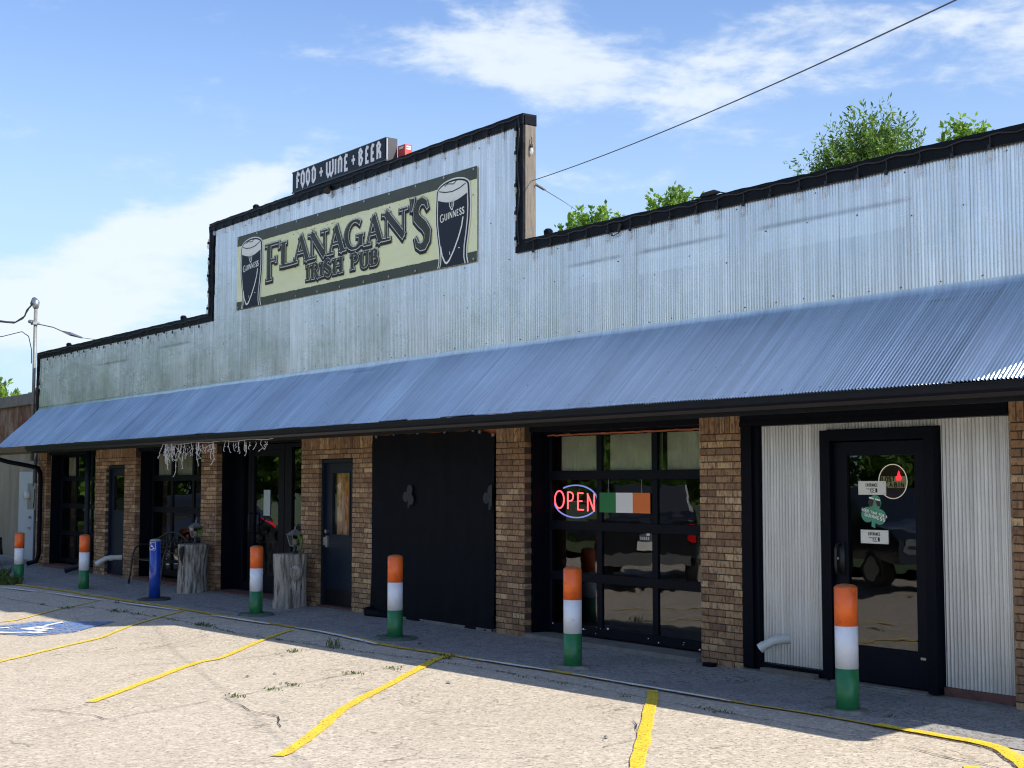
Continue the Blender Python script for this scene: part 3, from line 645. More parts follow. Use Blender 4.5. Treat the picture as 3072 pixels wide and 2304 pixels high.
# --- garage doors
ROW=[.07,.695,1.256,1.815,2.29]
def pane(x0,x1,z0,z1,y,par,m=None,name='pane'):
    q=MB(); q.add([(x0,y,z0),(x1,y,z0),(x1,y,z1),(x0,y,z1)],[(0,1,2,3)]); return q.build(name,m or M['glass'],par)
def garage(x0,x1,z0=.07,cols=3,orange=False):
    Y=.30
    mb=MB()  # jambs and header
    mb.box(x0,x0+.03,.10,.42,0,2.40); mb.box(x1-.03,x1,.10,.42,0,2.40); mb.box(x0+.03,x1-.03,.05,.14,2.30,2.46); mb.box(x0+.03,x1-.03,.20,.42,2.29,2.40)
    mb.box(x0+.03,x0+.07,.27,.42,.02,2.29); mb.box(x1-.07,x1-.03,.27,.42,.02,2.29)
    part(mb,'door_surround',M['black'])
    mb=MB(); mb.box(x0+.03,x1-.03,-.04,.42,-.02,.035+z0*.2); part(mb,'door_sill',M['concrete'] if orange else M['redconc'])
    a=x0+.07; b=x1-.07; cw=(b-a)/cols; fr=MB(); rows=[z0]+ROW[1:]
    for k in range(cols+1):
        w_=.042 if 0<k<cols else .05; xc=a+cw*k
        fr.cbox(max(a,xc-w_),min(b,xc+w_),Y-.012,Y+.035,z0,2.285,.005)
    for r_,z in enumerate(rows):
        h=(.05 if 0<r_<4 else .04); zl=max(z0,z-h) if r_ else z0; zh=min(2.285,z+h) if r_ else z0+.10
        fr.cbox(a,b,Y-.018,Y+.033,zl,zh,.005)
        if 0<r_<4: fr.box(a,b,Y-.0185,Y-.0175+.0,z-.004,z+.004)
    gd=part(fr,'garage_door',M['blackdoor'])
    for r_ in range(4):
        for k in range(cols):
            xl=a+cw*k+.042; xh=a+cw*(k+1)-.042; zl=rows[r_]+(.05 if r_ else .10); zh=rows[r_+1]-.045
            pane(xl,xh,zl,zh,Y+.008,gd)
    return gd,a,cw
gB,ga,gc=garage(.098,2.882,.065,3,True)
g2_,_,_=garage(-11.438,-8.612,.10,3)
g1_,_,_=garage(-16.308,-13.452,.09,3)
garage(-3.208,-.452,.03,3,True)
# peeling paint chips and orange foam strip on the right garage door
mb=MB()
for k in range(26):
    x=random.uniform(.25,2.85); z=random.uniform(.075,.17) if k>8 else random.uniform(.05,.5); s=random.uniform(.004,.016)
    if k<=8: x=random.uniform(.13,.16)
    y=.2795; mb.poly([(x-s,y,z-s*.5),(x+s*.6,y,z-s*.7),(x+s*1.3,y,z+s*.2),(x+.2*s,y,z+s*.8),(x-s*.8,y,z+s*.3)])
mb.build('paint_chips',M['white'],gB,kind='stuff')
mb=MB(); 
for k in range(40):
    x=.18+k*.067; z=2.268+.008*noise.noise((k*.7,0,0)); h=.010+.012*max(0,noise.noise((k*.9,3,0))); mb.box(x,x+.068,.268,.275,z-h,z+h*.6)
mb.build('orange_foam_strip',M['rust'],gB,kind='stuff')
# curtains inside the top panes
def curtain(x0,x1,z0,z1,y,label,m=None):
    mb=MB(); n=60
    for i in range(n+1):
        x=x0+(x1-x0)*i/n; d=.014*math.sin(i*1.1+noise.noise((i*.2,x0,0))*4)
        for k in range(4): mb.v.append((x,y+d*(1-.1*k),z1+(z0-z1)*k/3+(.012*noise.noise((i*.15,x0,k)) if k==3 else 0)))
    for i in range(n):
        for k in range(3): mb.f.append((4*i+k,4*i+k+1,4*i+5+k,4*i+4+k))
    o=mb.build('curtain',m or M['curtain'],None,True); return tag(o,label,'curtain','curtains behind the garage door glass')
curtain(.31,1.06,1.84,2.30,.37,'cream curtain in the top left pane above the OPEN neon sign')
curtain(1.14,1.98,1.84,2.30,.37,'cream curtain in the top pane above the Irish flag plaque')
curtain(2.05,2.84,1.84,2.30,.37,'cream curtain in the top pane next to the brick pillar, right of the flag plaque')
curtain(-11.25,-10.48,1.84,2.30,.37,'pale curtain in the pane behind the hanging icicle lights')
curtain(-10.40,-9.55,1.84,2.30,.37,'pale curtain right of centre behind the icicle lights and above the bench')
curtain(-16.0,-15.35,1.84,2.30,.37,'pale curtain in the far left garage door, nearest the downspout')
# bay 3: header visible above shade cloth
mb=MB(); mb.box(-3.2,-.46,.02,.045,2.30,2.45); part(mb,'orange_header',M['rust'])
# --- entry bay
mb=MB(); mb.box(3.432,6.255,-.012,.10,2.285,2.462); mb.box(3.432,6.255,-.020,.09,2.255,2.30); part(mb,'header_beam',M['black'])
mb=MB(); mb.box(3.432,3.56,.0,.12,.03,2.253); mb.box(3.56,3.615,.03,.12,.03,2.253); mb.box(3.615,4.38,.03,.12,.03,.085); part(mb,'entry_trim',M['black'])
mb=MB(); mb.box(3.615,4.42,.13,.20,.0,2.253); mb.box(5.55,6.255,.13,.20,.0,2.253); mb.box(4.42,5.55,.13,.20,2.15,2.253); ew=part(mb,'entry_wall',M['black'])
PITCH=.0352
for (a,b,z0,z1) in ((3.617,4.39,.088,2.253),(5.575,6.254,.09,2.253),(4.39,5.575,2.20,2.253)):
    sheet(a,b,[(.085,z0),(.085,z1)],.0085,0,.3).build('metal_sheet',M['entry'],ew,True)
mb=MB(); mb.box(5.575,6.25,.06,.13,0,.088); part(mb,'rotted_base_board',M['redconc'])
mb=MB(); mb.box(4.39,4.50,-.015,.11,.03,2.19); mb.box(5.475,5.57,-.015,.11,.03,2.19); mb.box(4.50,5.475,-.015,.11,2.095,2.19); part(mb,'door_frame',M['black'])
mb=MB(); mb.box(3.44,6.25,-.08,.12,-.02,.018); mb.box(4.5,5.475,-.05,.10,.018,.032); part(mb,'door_sill',M['concrete'])
mb=MB(); mb.cbox(4.505,4.645,.035,.08,.045,2.085,.004); mb.cbox(5.345,5.47,.035,.08,.045,2.085,.004); mb.cbox(4.645,5.345,.035,.08,.045,.345,.004); mb.cbox(4.645,5.345,.035,.08,1.965,2.085,.004)
ed=part(mb,'entrance_door',M['blackdoor']); pane(4.645,5.345,.345,1.965,.06,ed)
mb=MB(); mb.tube([(4.575,.035,1.20),(4.575,-.03,1.195),(4.578,-.045,1.15),(4.578,-.045,1.0),(4.575,-.03,.955),(4.575,.035,.95)],.013,8); mb.box(4.53,4.61,.028,.036,.93,1.22); mb.build('handle',M['frameblk'],ed,True)
mb=MB(); mb.tube([(4.548,.03,1.075),(4.548,.016,1.075)],.011,10); mb.build('lock',M['metal'],ed)
mb=MB(); mb.box(5.375,5.425,.031,.0345,.285,.305); mb.build('maker_plate',M['metal'],ed)
# --- steel doors set in brick walls
def steel_door(x0,x1,zt,glass,orient):
    mb=MB(); mb.box(x0,x0+.045,.055,.16,.03,zt); mb.box(x1-.045,x1,.055,.16,.03,zt); mb.box(x0+.045,x1-.045,.055,.16,zt-.05,zt); part(mb,'door_frame',M['navy'])
    mb=MB(); mb.box(x0,x1,.0,.4,-.02,.03); part(mb,'door_sill',M['redconc'])
    gx0,gx1,gz0,gz1=glass; a,b=x0+.048,x1-.048
    mb=MB(); mb.box(a,gx0,.10,.145,.035,zt-.055); mb.box(gx1,b,.10,.145,.035,zt-.055); mb.box(gx0,gx1,.10,.145,.035,gz0); mb.box(gx0,gx1,.10,.145,gz1,zt-.055)
    mb.box(gx0-.02,gx0,.092,.10,gz0-.02,gz1+.02); mb.box(gx1,gx1+.02,.092,.10,gz0-.02,gz1+.02); mb.box(gx0,gx1,.092,.10,gz1,gz1+.02); mb.box(gx0,gx1,.092,.10,gz0-.02,gz0)
    d=part(mb,'steel_door',M['navy']); pane(gx0,gx1,gz0,gz1,.115,d); return d
dd=steel_door(-4.68,-3.73,2.06,(-4.44,-3.97,1.01,1.865),0)
mb=MB(); mb.tube([(-4.56,.10,1.05),(-4.56,.055,1.05)],.028,12); mb.box(-4.60,-4.53,.07,.10,.83,.99); mb.box(-4.62,-4.59,.05,.09,.86,.97); mb.build('lock',M['metal'],dd)
mb=MB(); mb.box(-4.625,-3.79,.094,.0985,.05,.26); mb.build('kick_plate',M['gutter'],dd)
d1=steel_door(-12.88,-11.96,2.05,(-12.70,-12.2,1.22,1.86),0)
mb=MB(); n=50
for i in range(n+1):
    x=-4.46+.5*i/n; d=.012*math.sin(i*.9+2*noise.noise((i*.2,0,0)))
    for k in range(5): mb.v.append((x+.05*math.sin(k*1.1)*(i/n-.3),.17+d,1.90-.92*k/4))
for i in range(n):
    for k in range(4): mb.f.append((5*i+k,5*i+k+1,5*i+6+k,5*i+5+k))
tag(mb.build('door_curtain',M['amber'],None,True),'amber and pink patterned drape behind the glass of the slate steel door','curtain')
# --- storefront
x0,x1=-8.028,-5.182
mb=MB(); mb.box(x0,x0+.03,.10,.46,0,2.40); mb.box(x0,x1,.04,.16,2.33,2.46); mb.box(x1-.03,x1,.10,.46,0,2.33); mb.box(x0+.03,-7.73,.30,.40,.04,2.33)
part(mb,'door_surround',M['black'])
mb=MB(); mb.box(x0,x1,-.04,.42,-.02,.03); part(mb,'door_sill',M['redconc'])
mb=MB(); Y=.34
for a,b in ((-7.73,-7.72),(-7.52,-7.42),(-6.42,-6.30),(-6.28,-6.06),(-5.27,-5.212)): mb.cbox(a,b,Y-.03,Y+.03,.035,2.33,.004)
mb.box(-7.72,-7.52,Y-.025,Y+.025,2.27,2.33); mb.box(-7.72,-7.52,Y-.025,Y+.025,.035,.16); mb.box(-6.06,-5.27,Y-.025,Y+.025,2.27,2.33); mb.box(-6.06,-5.27,Y-.025,Y+.025,.035,.16); mb.box(-7.42,-6.42,Y-.03,Y+.03,2.24,2.33)
sf=part(mb,'storefront',M['blackdoor']); pane(-7.72,-7.52,.16,2.27,Y,sf,M['glass2']); pane(-6.06,-5.27,.16,2.27,Y,sf,M['glass2'])
mb=MB(); mb.cbox(-7.415,-7.33,Y-.025,Y+.02,.04,2.235,.004); mb.cbox(-6.50,-6.425,Y-.025,Y+.02,.04,2.235,.004); mb.box(-7.33,-6.50,Y-.02,Y+.02,2.15,2.235); mb.box(-7.33,-6.50,Y-.02,Y+.02,.04,.31)
sdr=part(mb,'glass_door',M['blackdoor']); pane(-7.33,-6.50,.31,2.15,Y+.004,sdr,M['glass2'])
mb=MB(); mb.tube([(-7.36,Y-.03,1.25),(-7.36,Y-.09,1.25),(-7.36,Y-.09,.95),(-7.36,Y-.03,.95)],.012,8); mb.build('handle',M['frameblk'],sdr,True)
mb=MB(); mb.box(-7.02,-6.80,Y-.006,Y-.003,1.22,1.62); tag(mb.build('paper_notice',M['paper']),'pale green paper notice taped to the double glass door','notice')
mb=MB(); mb.tube([(-5.30,.30,2.05),(-5.29,.28,1.6),(-5.30,.29,1.1),(-5.31,.30,.5),(-5.30,.3,.2)],.012,6); tag(mb.build('extension_cord',M['rust'],None,True),'orange extension cord hanging beside the storefront brick wall','cord')
mb=MB(); mb.box(-5.36,-5.26,.262,.285,1.35,1.68); tag(mb.build('door_placard',M['placard']),'narrow white placard next to the orange cord by the storefront','sign')
# mat and interior objects
mb=MB(); mb.box(4.98,5.75,1.8,2.3,.03,1.25); mb.box(5.0,5.73,1.79,1.80,.1,1.2); tag(mb.build('red_cabinet',M['redint']),'dark red cabinet inside behind the entrance door glass','cabinet')
# ---------------------------------------------------------------- glyphs
def arc(cx,cz,rx,rz,a0,a1,n=12): return [(cx+rx*math.cos(R(a0+(a1-a0)*i/n)),cz+rz*math.sin(R(a0+(a1-a0)*i/n))) for i in range(n+1)]
Sp=[(.86,.80),(.74,.94),(.52,1.0),(.30,.96),(.15,.82),(.18,.66),(.40,.55),(.65,.45),(.86,.30),(.84,.13),(.66,.01),(.44,0),(.22,.06),(.10,.22)]
GL={'A':([('t',[(.10,0),(.47,1)]),('T',[(.45,1),(.88,0)]),('t',[(.24,.36),(.72,.36)])],[(.10,0),(.88,0)]),
 'B':([('T',[(.2,0),(.2,1)]),('a',[(.2,.97),(.48,.97)]+arc(.48,.755,.27,.215,90,-90,8)+[(.2,.54)]),('a',[(.2,.54),(.5,.54)]+arc(.5,.285,.36,.255,90,-90,8)+[(.2,.03)])],[(.2,0),(.2,1)]),
 'C':([('a',arc(.54,.5,.44,.5,48,312,16))],[]),
 'D':([('T',[(.18,0),(.18,1)]),('a',[(.18,.97),(.4,.97)]+arc(.4,.5,.5,.47,90,-90,12)+[(.18,.03)])],[(.18,0),(.18,1)]),
 'E':([('T',[(.2,0),(.2,1)]),('t',[(.2,.97),(.82,.97)]),('t',[(.2,.52),(.7,.52)]),('t',[(.2,.03),(.88,.03)])],[(.2,0),(.2,1)]),
 'F':([('T',[(.25,0),(.25,1)]),('t',[(.2,.97),(.92,.97)]),('t',[(.92,1.0),(.95,.82)]),('t',[(.25,.54),(.72,.54)]),('t',[(.72,.62),(.72,.46)])],[(.25,0),(.2,1)]),
 'G':([('a',arc(.5,.5,.44,.5,48,318,16)),('T',[(.84,.04),(.84,.40)]),('t',[(.62,.42),(.98,.42)])],[]),
 'H':([('T',[(.17,0),(.17,1)]),('T',[(.83,0),(.83,1)]),('t',[(.17,.52),(.83,.52)])],[(.17,0),(.17,1),(.83,0),(.83,1)]),
 'I':([('T',[(.5,0),(.5,1)])],[(.5,0),(.5,1)]),
 'L':([('T',[(.22,0),(.22,1)]),('t',[(.2,.03),(.9,.03)]),('t',[(.9,0),(.95,.2)])],[(.22,0),(.22,1)]),
 'M':([('t',[(.08,0),(.13,1)]),('T',[(.13,1),(.5,.12)]),('t',[(.5,.12),(.87,1)]),('T',[(.87,1),(.92,0)])],[(.08,0),(.92,0)]),
 'N':([('t',[(.15,0),(.15,1)]),('T',[(.12,1),(.84,0)]),('t',[(.84,0),(.84,1)])],[(.15,0),(.13,1),(.84,1)]),
 'O':([('a',arc(.5,.5,.44,.5,90,450,24))],[]),
 'P':([('T',[(.2,0),(.2,1)]),('a',[(.2,.97),(.5,.97)]+arc(.5,.72,.34,.25,90,-90,8)+[(.2,.47)])],[(.2,0),(.2,1)]),
 'R':([('T',[(.2,0),(.2,1)]),('a',[(.2,.97),(.46,.97)]+arc(.46,.74,.32,.23,90,-90,8)+[(.2,.51)]),('T',[(.46,.5),(.92,0)])],[(.2,0),(.2,1),(.93,0)]),
 'S':([('S',Sp)],[]),
 'T':([('T',[(.5,0),(.5,1)]),('t',[(.05,.97),(.95,.97)])],[(.5,0)]),
 'U':([('a',[(.17,1),(.17,.35)]+arc(.5,.33,.33,.33,180,360,10)+[(.83,1)])],[(.17,1),(.83,1)]),
 'W':([('T',[(.04,1),(.27,0)]),('t',[(.27,0),(.5,.9)]),('T',[(.5,.9),(.73,0)]),('t',[(.73,0),(.96,1)])],[]),
 "'":([('q',[(.6,1),(.6,.6),(.3,0)])],[]),
 '+':([('T',[(.5,.12),(.5,.88)]),('T',[(.02,.5),(.98,.5)])],[])}
# condensed blackletter-like set
GB={'F':[('T',[(.55,.86),(.38,.99),(.2,.8),(.2,0)]),('T',[(.2,.46),(.75,.5)]),('T',[(.5,.97),(.95,.80)])],
 'O':[('T',[(.5,1),(.14,.82),(.14,.28),(.5,0),(.86,.24),(.86,.76),(.5,1)])],
 'D':[('T',[(.1,.94),(.26,.84),(.26,.06)]),('T',[(.2,.9),(.5,.99),(.86,.76),(.86,.24),(.5,.04),(.26,.06)])],
 'W':[('T',[(.08,1),(.08,.3),(.27,.04),(.48,.2)]),('T',[(.50,1),(.50,.25),(.70,.03),(.92,.3),(.92,.95),(.80,1)])],
 'I':[('T',[(.5,0),(.5,1)])],
 'N':[('T',[(.08,.92),(.22,.86),(.22,0)]),('T',[(.22,.85),(.55,.99),(.85,.82),(.85,0)])],
 'E':[('T',[(.9,.92),(.45,.98),(.2,.82),(.2,.05),(.95,.05)]),('T',[(.2,.5),(.75,.5)])],
 'B':[('T',[(.08,.94),(.24,.84),(.24,.05)]),('T',[(.2,.93),(.5,.99),(.8,.80),(.5,.56),(.86,.34),(.62,.07),(.24,.04)])],
 'R':[('T',[(.08,.94),(.24,.84),(.24,0)]),('T',[(.2,.93),(.5,.99),(.82,.80),(.5,.52),(.86,.30),(.86,0)])],
 '+':[('T',[(.5,.2),(.5,.8)]),('T',[(.02,.5),(.98,.5)])]}
def stroke2d(pts,wf,grow):
    """polyline -> left/right offset outline"""
    P=[Vector(p) for p in pts]; n=len(P)
    closed=(P[0]-P[-1]).length<1e-6
    if not closed and grow: 
        P[0]=P[0]+(P[0]-P[1]).normalized()*grow; P[-1]=P[-1]+(P[-1]-P[-2]).normalized()*grow
    Lf=[];Rt=[]
    for i in range(n):
        if closed: a=P[i]-P[i-1 if i>0 else n-2]; b=P[(i+1) if i<n-1 else 1]-P[i]
        else: a=P[i]-P[i-1] if i else P[1]-P[0]; b=P[i+1]-P[i] if i<n-1 else P[-1]-P[-2]
        a=a.normalized(); b=b.normalized(); t=(a+b); t=t.normalized() if t.length>1e-6 else a
        nv=Vector((-t.y,t.x)); na=Vector((-a.y,a.x)); k=1/max(.45,nv.dot(na)); w_=(wf(i/(n-1),t)+2*grow)/2*k
        Lf.append(P[i]+nv*w_); Rt.append(P[i]-nv*w_)
    return Lf,Rt
LAYER=[0]
def glyph_to(mb,strokes,serifs,box,T,t,grow,mapf,serif=True,ybase=0.0,slant=0):
    x0,x1,z0,z1=box; k=0
    def S(p): return (x0+(x1-x0)*p[0]+slant*(p[1])*(z1-z0), z0+(z1-z0)*p[1])
    def emit(pts,wf):
        nonlocal k
        Lf,Rt=stroke2d(pts,wf,grow); b=len(mb.v); yo=ybase-.00012*k; k+=1
        for a,c in zip(Lf,Rt): mb.v.append(mapf(a.x,a.y,yo)); mb.v.append(mapf(c.x,c.y,yo))
        for i in range(len(Lf)-1): mb.f.append((b+2*i,b+2*i+1,b+2*i+3,b+2*i+2))
    for ty,pts in strokes:
        P=[S(p) for p in pts]
        if ty=='T': wf=lambda s,d:T
        elif ty=='t': wf=lambda s,d:t
        elif ty=='a': wf=lambda s,d:t+(T*1.05-t)*abs(d.y)**1.3
        elif ty=='S': wf=lambda s,d:t+(T*1.15-t)*math.sin(math.pi*min(1,max(0,s)))**.8
        else: wf=lambda s,d:T*(1-.8*s)
        emit(P,wf)
    if serif:
        for s in serifs:
            c=S(s); h=T*.95; zz=c[1]+(t*.4 if s[1]<.5 else -t*.4); emit([(c[0]-h,zz),(c[0]+h,zz)],lambda s_,d:t*.9)
def flat(y0): return lambda x,z,yo: (x,y0+yo,z)
# ---------------------------------------------------------------- banner
BN=thing('pub_banner','long cream and olive vinyl banner reading FLANAGAN\'S IRISH PUB between two printed pints','banner',(-4.03,-.03,4.36))
def bz(x,v):  # v 0 bottom..1 top, follows the slight droop of the banner
    a=4.438+(4.372-4.438)*(x+7.295)/6.52; b=5.605+(5.53-5.605)*(x+7.295)/6.52; return a+(b-a)*v
def grid(x0,x1,v0,v1,y,nx=40,nz=4,edge=None):
    mb=MB()
    for i in range(nx+1):
        x=x0+(x1-x0)*i/nx
        for k in range(nz+1):
            v=v0+(v1-v0)*k/nz
            if edge and ((k==0 and edge=='lo') or (k==nz and edge=='hi')): v+=.010*noise.noise((x*5,1,0))+.008*noise.noise((x*23,2,0))
            mb.v.append((x,y+.004*noise.noise((x*1.1,v*2,0)),bz(x,v)))
    for i in range(nx):
        for k in range(nz): mb.f.append((i*(nz+1)+k,(i+1)*(nz+1)+k,(i+1)*(nz+1)+k+1,i*(nz+1)+k+1))
    return mb
grid(-7.295,-.778,0,1,-.040,120,8).build('vinyl_sheet',M['cream'],BN)
grid(-7.293,-.780,.865,1,-.044,260,4,'lo').build('border_band',M['olive'],BN); grid(-7.293,-.780,0,.108,-.044,260,4,'hi').build('border_band',M['olive'],BN)
W1=[('F',-6.30,-5.80,4.775,5.335),('L',-5.83,-5.31,4.935,5.30),('A',-5.42,-4.88,4.935,5.315),('N',-4.93,-4.36,4.935,5.30),('A',-4.38,-3.88,4.925,5.305),('G',-3.90,-3.37,4.92,5.30),('A',-3.36,-2.88,4.915,5.29),('N',-2.92,-2.27,4.91,5.275),("'",-2.25,-2.12,5.20,5.36),('S',-2.17,-1.76,4.71,5.30)]
W2=[('I',-5.02,-4.87,4.64,4.855),('R',-4.86,-4.60,4.635,4.86),('I',-4.60,-4.47,4.64,4.85),('S',-4.48,-4.25,4.64,4.86),('H',-4.23,-3.93,4.63,4.85),('P',-3.74,-3.51,4.635,4.85),('U',-3.50,-3.23,4.63,4.845),('B',-3.22,-2.99,4.62,4.835)]
for m_,gr,y,dx,dz,nm in ((M['navyink'],.032,-.052,-.010,-.018,'lettering_shadow'),(M['pale'],.009,-.056,0,0,'lettering_outline'),(M['ink'],-.001,-.060,0,0,'lettering')):
    mb=MB()
    for ws,T,t in ((W1,.100,.034),(W2,.060,.023)):
        sc_=1 if T>.06 else .7
        for (ch,a,b,c,d) in ws:
            glyph_to(mb,GL[ch][0],GL[ch][1],(a+dx+.02,b+dx-.02,c+dz,d+dz),T*(1.15 if ch in 'S' and T>.06 else 1),t,gr*sc_,flat(y))
    mb.build(nm,m_,BN)
def interp(tab,v):
    for (a,b),(c,d) in zip(tab[:-1],tab[1:]):
        if a<=v<=c: return b+(d-b)*(v-a)/(c-a)
    return tab[-1][1]
def pint(cx,W,z0,z1):
    H=z1-z0
    hw=[(0,.43),(.08,.39),(.2,.40),(.33,.445),(.5,.49),(.65,.50),(.84,.48),(.855,.475)]
    def outline(g):
        pts=[]; 
        vs=[i/24*.86 for i in range(25)]
        for v in vs: pts.append((cx+(interp(hw,v)*W+g),z0+v*H))
        for a in range(0,181,10): pts.append((cx+(.475*W+g)*math.cos(R(a)),z0+.86*H+(.115*H+g*.8)*math.sin(R(a))))
        for v in reversed(vs): pts.append((cx-(interp(hw,v)*W+g),z0+v*H))
        return pts
    for nm,m_,g_,y in (('pint_outline',M['pale'],.012,-.0475),('pint_outline',M['navyink'],-.012,-.0505),('pint_foam',M['pale'],-.040,-.0535)):
        mb=MB(); o=outline(g_); mb.poly([(x,y,max(z,bz(x,0)+.002)) for x,z in o]); mb.build(nm,m_,BN)
    mb=MB(); pts=[]; vs=[i/20*.72 for i in range(21)]
    for v in vs: pts.append((cx+interp(hw,v)*W-.062,z0+v*H))
    for a in range(0,11): t=a/10; pts.append((cx+(1-2*t)*(.5*W-.065),z0+H*(.775-.055*math.sin(math.pi*t))))
    for v in reversed(vs): pts.append((cx-interp(hw,v)*W+.062,z0+v*H))
    mb.poly([(x,-.0565,max(z,bz(x,0)+.003)) for x,z in pts]); mb.build('pint_body',M['navyink'],BN)
    k=W/.77; mb=MB()
    glyph_to(mb,[('T',[(-.38,.875),(-.2,.845),(0,.835),(.2,.85),(.38,.885)])],[],(cx,cx+W,z0,z1),.012,.01,0,flat(-.0568))
    glyph_to(mb,[('T',[(-.22,.915),(-.14,.935),(-.05,.925),(.03,.915),(.12,.945)])],[],(cx,cx+W,z0,z1),.011,.01,0,flat(-.0568)); mb.build('foam_line',M['navyink'],BN)
    mb=MB()
    glyph_to(mb,[('T',[(-.33,.25),(-.28,.14),(-.2,.06),(-.15,.045),(-.08,.07),(.05,.17),(.18,.3),(.27,.42),(.31,.52)])],[],(cx,cx+W,z0,z1),.026*k,.01,0,flat(-.0595))
    glyph_to(mb,[('T',[(-.06,.13),(-.07,.17)]),('T',[(.18,.19),(.22,.185)])],[],(cx,cx+W,z0,z1),.012,.01,0,flat(-.0595))
    # harp
    glyph_to(mb,[('T',[(-.085,.745),(-.07,.68),(-.02,.635),(.02,.632)]),('T',[(-.085,.745),(-.03,.735),(.02,.75),(.055,.748)]),('T',[(.055,.748),(.045,.69),(.01,.632)]),('t',[(-.03,.73),(-.01,.66)]),('t',[(.005,.735),(.01,.67)])],[],(cx,cx+W,z0,z1),.016*k,.006,0,flat(-.0595))
    word='GUINNESS'; adv=[.15,.125,.055,.125,.125,.1,.09,.09]; x=cx-.35*W
    tot=sum(adv); 
    for i,ch in enumerate(word):
        wd=adv[i]/tot*.70*W; hh=.085*H if i==0 else .072*H; zb=z0+.525*H+(-.006 if i==0 else .004)+.004*i*k; glyph_to(mb,GL[ch][0],[],(x+.004,x+wd-.004,zb,zb+hh),.0165*k,.011*k,0,flat(-.0595)); x+=wd
    mb.build('pint_lettering',M['pale'],BN)
pint(-1.282,.76,4.375,5.485); pint(-6.78,.77,4.44,5.545)
mb=MB()
for k in range(11):
    for v in (.03,.975):
        x=-7.24+k*.64; z=bz(x,v); q=MB(); mb.tube([(x,-.045,z),(x,-.052,z)],.017,8)
mb.build('grommets',M['metal'],BN,kind='stuff')
mb=MB(); random.seed(5)
for k in range(46):
    x=random.uniform(-6.2,-.85); v=random.choice([random.gauss(.80,.03),random.uniform(.15,.8) if x>-.95 else .82]); s=random.uniform(.003,.010); z=bz(x,v); mb.poly([(x-s,-.0465,z-s),(x+s,-.0465,z-s*.6),(x+s*.7,-.0465,z+s),(x-s*.8,-.0465,z+s*.7)])
mb.build('print_flecks',M['olive'],BN,kind='stuff')
# ---------------------------------------------------------------- roof sign
SG=thing('roof_sign','dark box sign on the gable edge reading FOOD + WINE + BEER in white blackletter','sign',(-4.15,0,5.98))
mb=MB(); mb.box(-5.46,-2.85,-.045,.12,5.992,6.297); mb.box(-5.47,-2.845,-.055,-.045,5.985,6.005); mb.box(-5.47,-2.845,-.055,-.045,6.288,6.303); mb.build('sign_box',M['frameblk'],SG)
mb=MB(); mb.box(-5.45,-2.865,-.053,-.046,6.006,6.287); mb.build('face_panel',M['signface'],SG)
mb=MB(); mb.box(-2.849,-2.842,-.05,.125,5.985,6.303); mb.build('end_panel',M['signend'],SG)
mb=MB(); mb.box(-2.8415,-2.838,-.045,-.027,6.0,6.29); mb.build('worn_edge',M['metal'],SG)
mb=MB()
for ch,a,b in (('F',-5.345,-5.215),('O',-5.21,-5.062),('O',-5.054,-4.905),('D',-4.893,-4.729),('+',-4.657,-4.523),('W',-4.46,-4.219),('I',-4.212,-4.143),('N',-4.135,-3.976),('E',-3.954,-3.819),('+',-3.753,-3.621),('B',-3.57,-3.418),('E',-3.382,-3.262),('E',-3.24,-3.114),('R',-3.10,-2.948)):
    z0,z1=6.045,6.262; T=.046
    glyph_to(mb,GB[ch],[],(a+T*.35,b-T*.35,z0,z1),T if ch!='+' else .034,.03,0,flat(-.0545))
mb.build('lettering',M['signtext'],SG)
mb=MB(); 
for x in (-5.2,-4.2,-3.1): mb.box(x,x+.05,.0,.06,5.975,5.992)
mb.build('bracket',M['black'],SG)
RB=thing('junction_box','small faded red electrical box beside the roof sign end','box',(-2.8,.15,5.99))
mb=MB(); mb.box(-2.835,-2.66,.13,.24,5.99,6.20); mb.build('housing',M['red'],RB)
mb=MB(); mb.box(-2.658,-2.655,.15,.22,6.13,6.15); mb.box(-2.658,-2.655,.15,.22,6.16,6.18); mb.box(-2.80,-2.70,.127,.1295,6.15,6.18);mb.build('label_plate',M['placard'],RB)
# ---------------------------------------------------------------- string lights
def bulb_meshes():
    q=MB(); q.lathe([(.004,.0),(.014,-.005),(.017,-.03),(.014,-.045),(.0,-.047)][::-1],0,0,8); me=bpy.data.meshes.new('socket'); me.from_pydata(q.v,[],q.f); me.materials.append(M['cord'])
    q=MB(); q.lathe([(.002,-.125),(.014,-.118),(.023,-.095),(.022,-.075),(.013,-.047)],0,0,10); mg=bpy.data.meshes.new('bulb'); mg.from_pydata(q.v,[],q.f); mg.materials.append(M['bulbglass']); mg.shade_smooth()
    return me,mg
SOCK,BULB=bulb_meshes()
def string(name_label,path,bulbs,drop=.0):
    o=thing('string_lights',name_label,'string lights',path[0],'string lights along the parapet trim')
    mb=MB(); mb.tube(path,.0065,5); mb.build('cord',M['cord'],o)
    for (x,y,z,zc) in bulbs:
        mb2=inst('socket',SOCK,o,(x,y,z)); inst('bulb',BULB,o,(x,y,z))
    mb=MB()
    for (x,y,z,zc) in bulbs: mb.tube([(x,y-.002,zc),(x+.006,y,(z+zc)/2),(x,y,z-.01)],.005,4)
    mb.build('drop_leads',M['cord'],o,kind='stuff')
    return o
bx=[.348,.656,.979,1.275,1.626,1.979,2.283,2.569,2.942,3.229,3.567,3.9,4.249,4.56,4.904,5.205,5.543,5.855,6.199,6.52,6.85,7.2,7.5]
path=[]; x=.2
while x<8: path.append((x,-.068+.004*math.sin(x*9),4.455+.022*noise.noise((x*1.6,0,0))+.01*math.sin(x*19.3))); x+=.08
string('black cord of clear bulbs along the low parapet right of the gable',path,[(b,-.070,4.388+(.0 if i%5 else -.02),4.455) for i,b in enumerate(bx)])
path=[]; x=-8.25
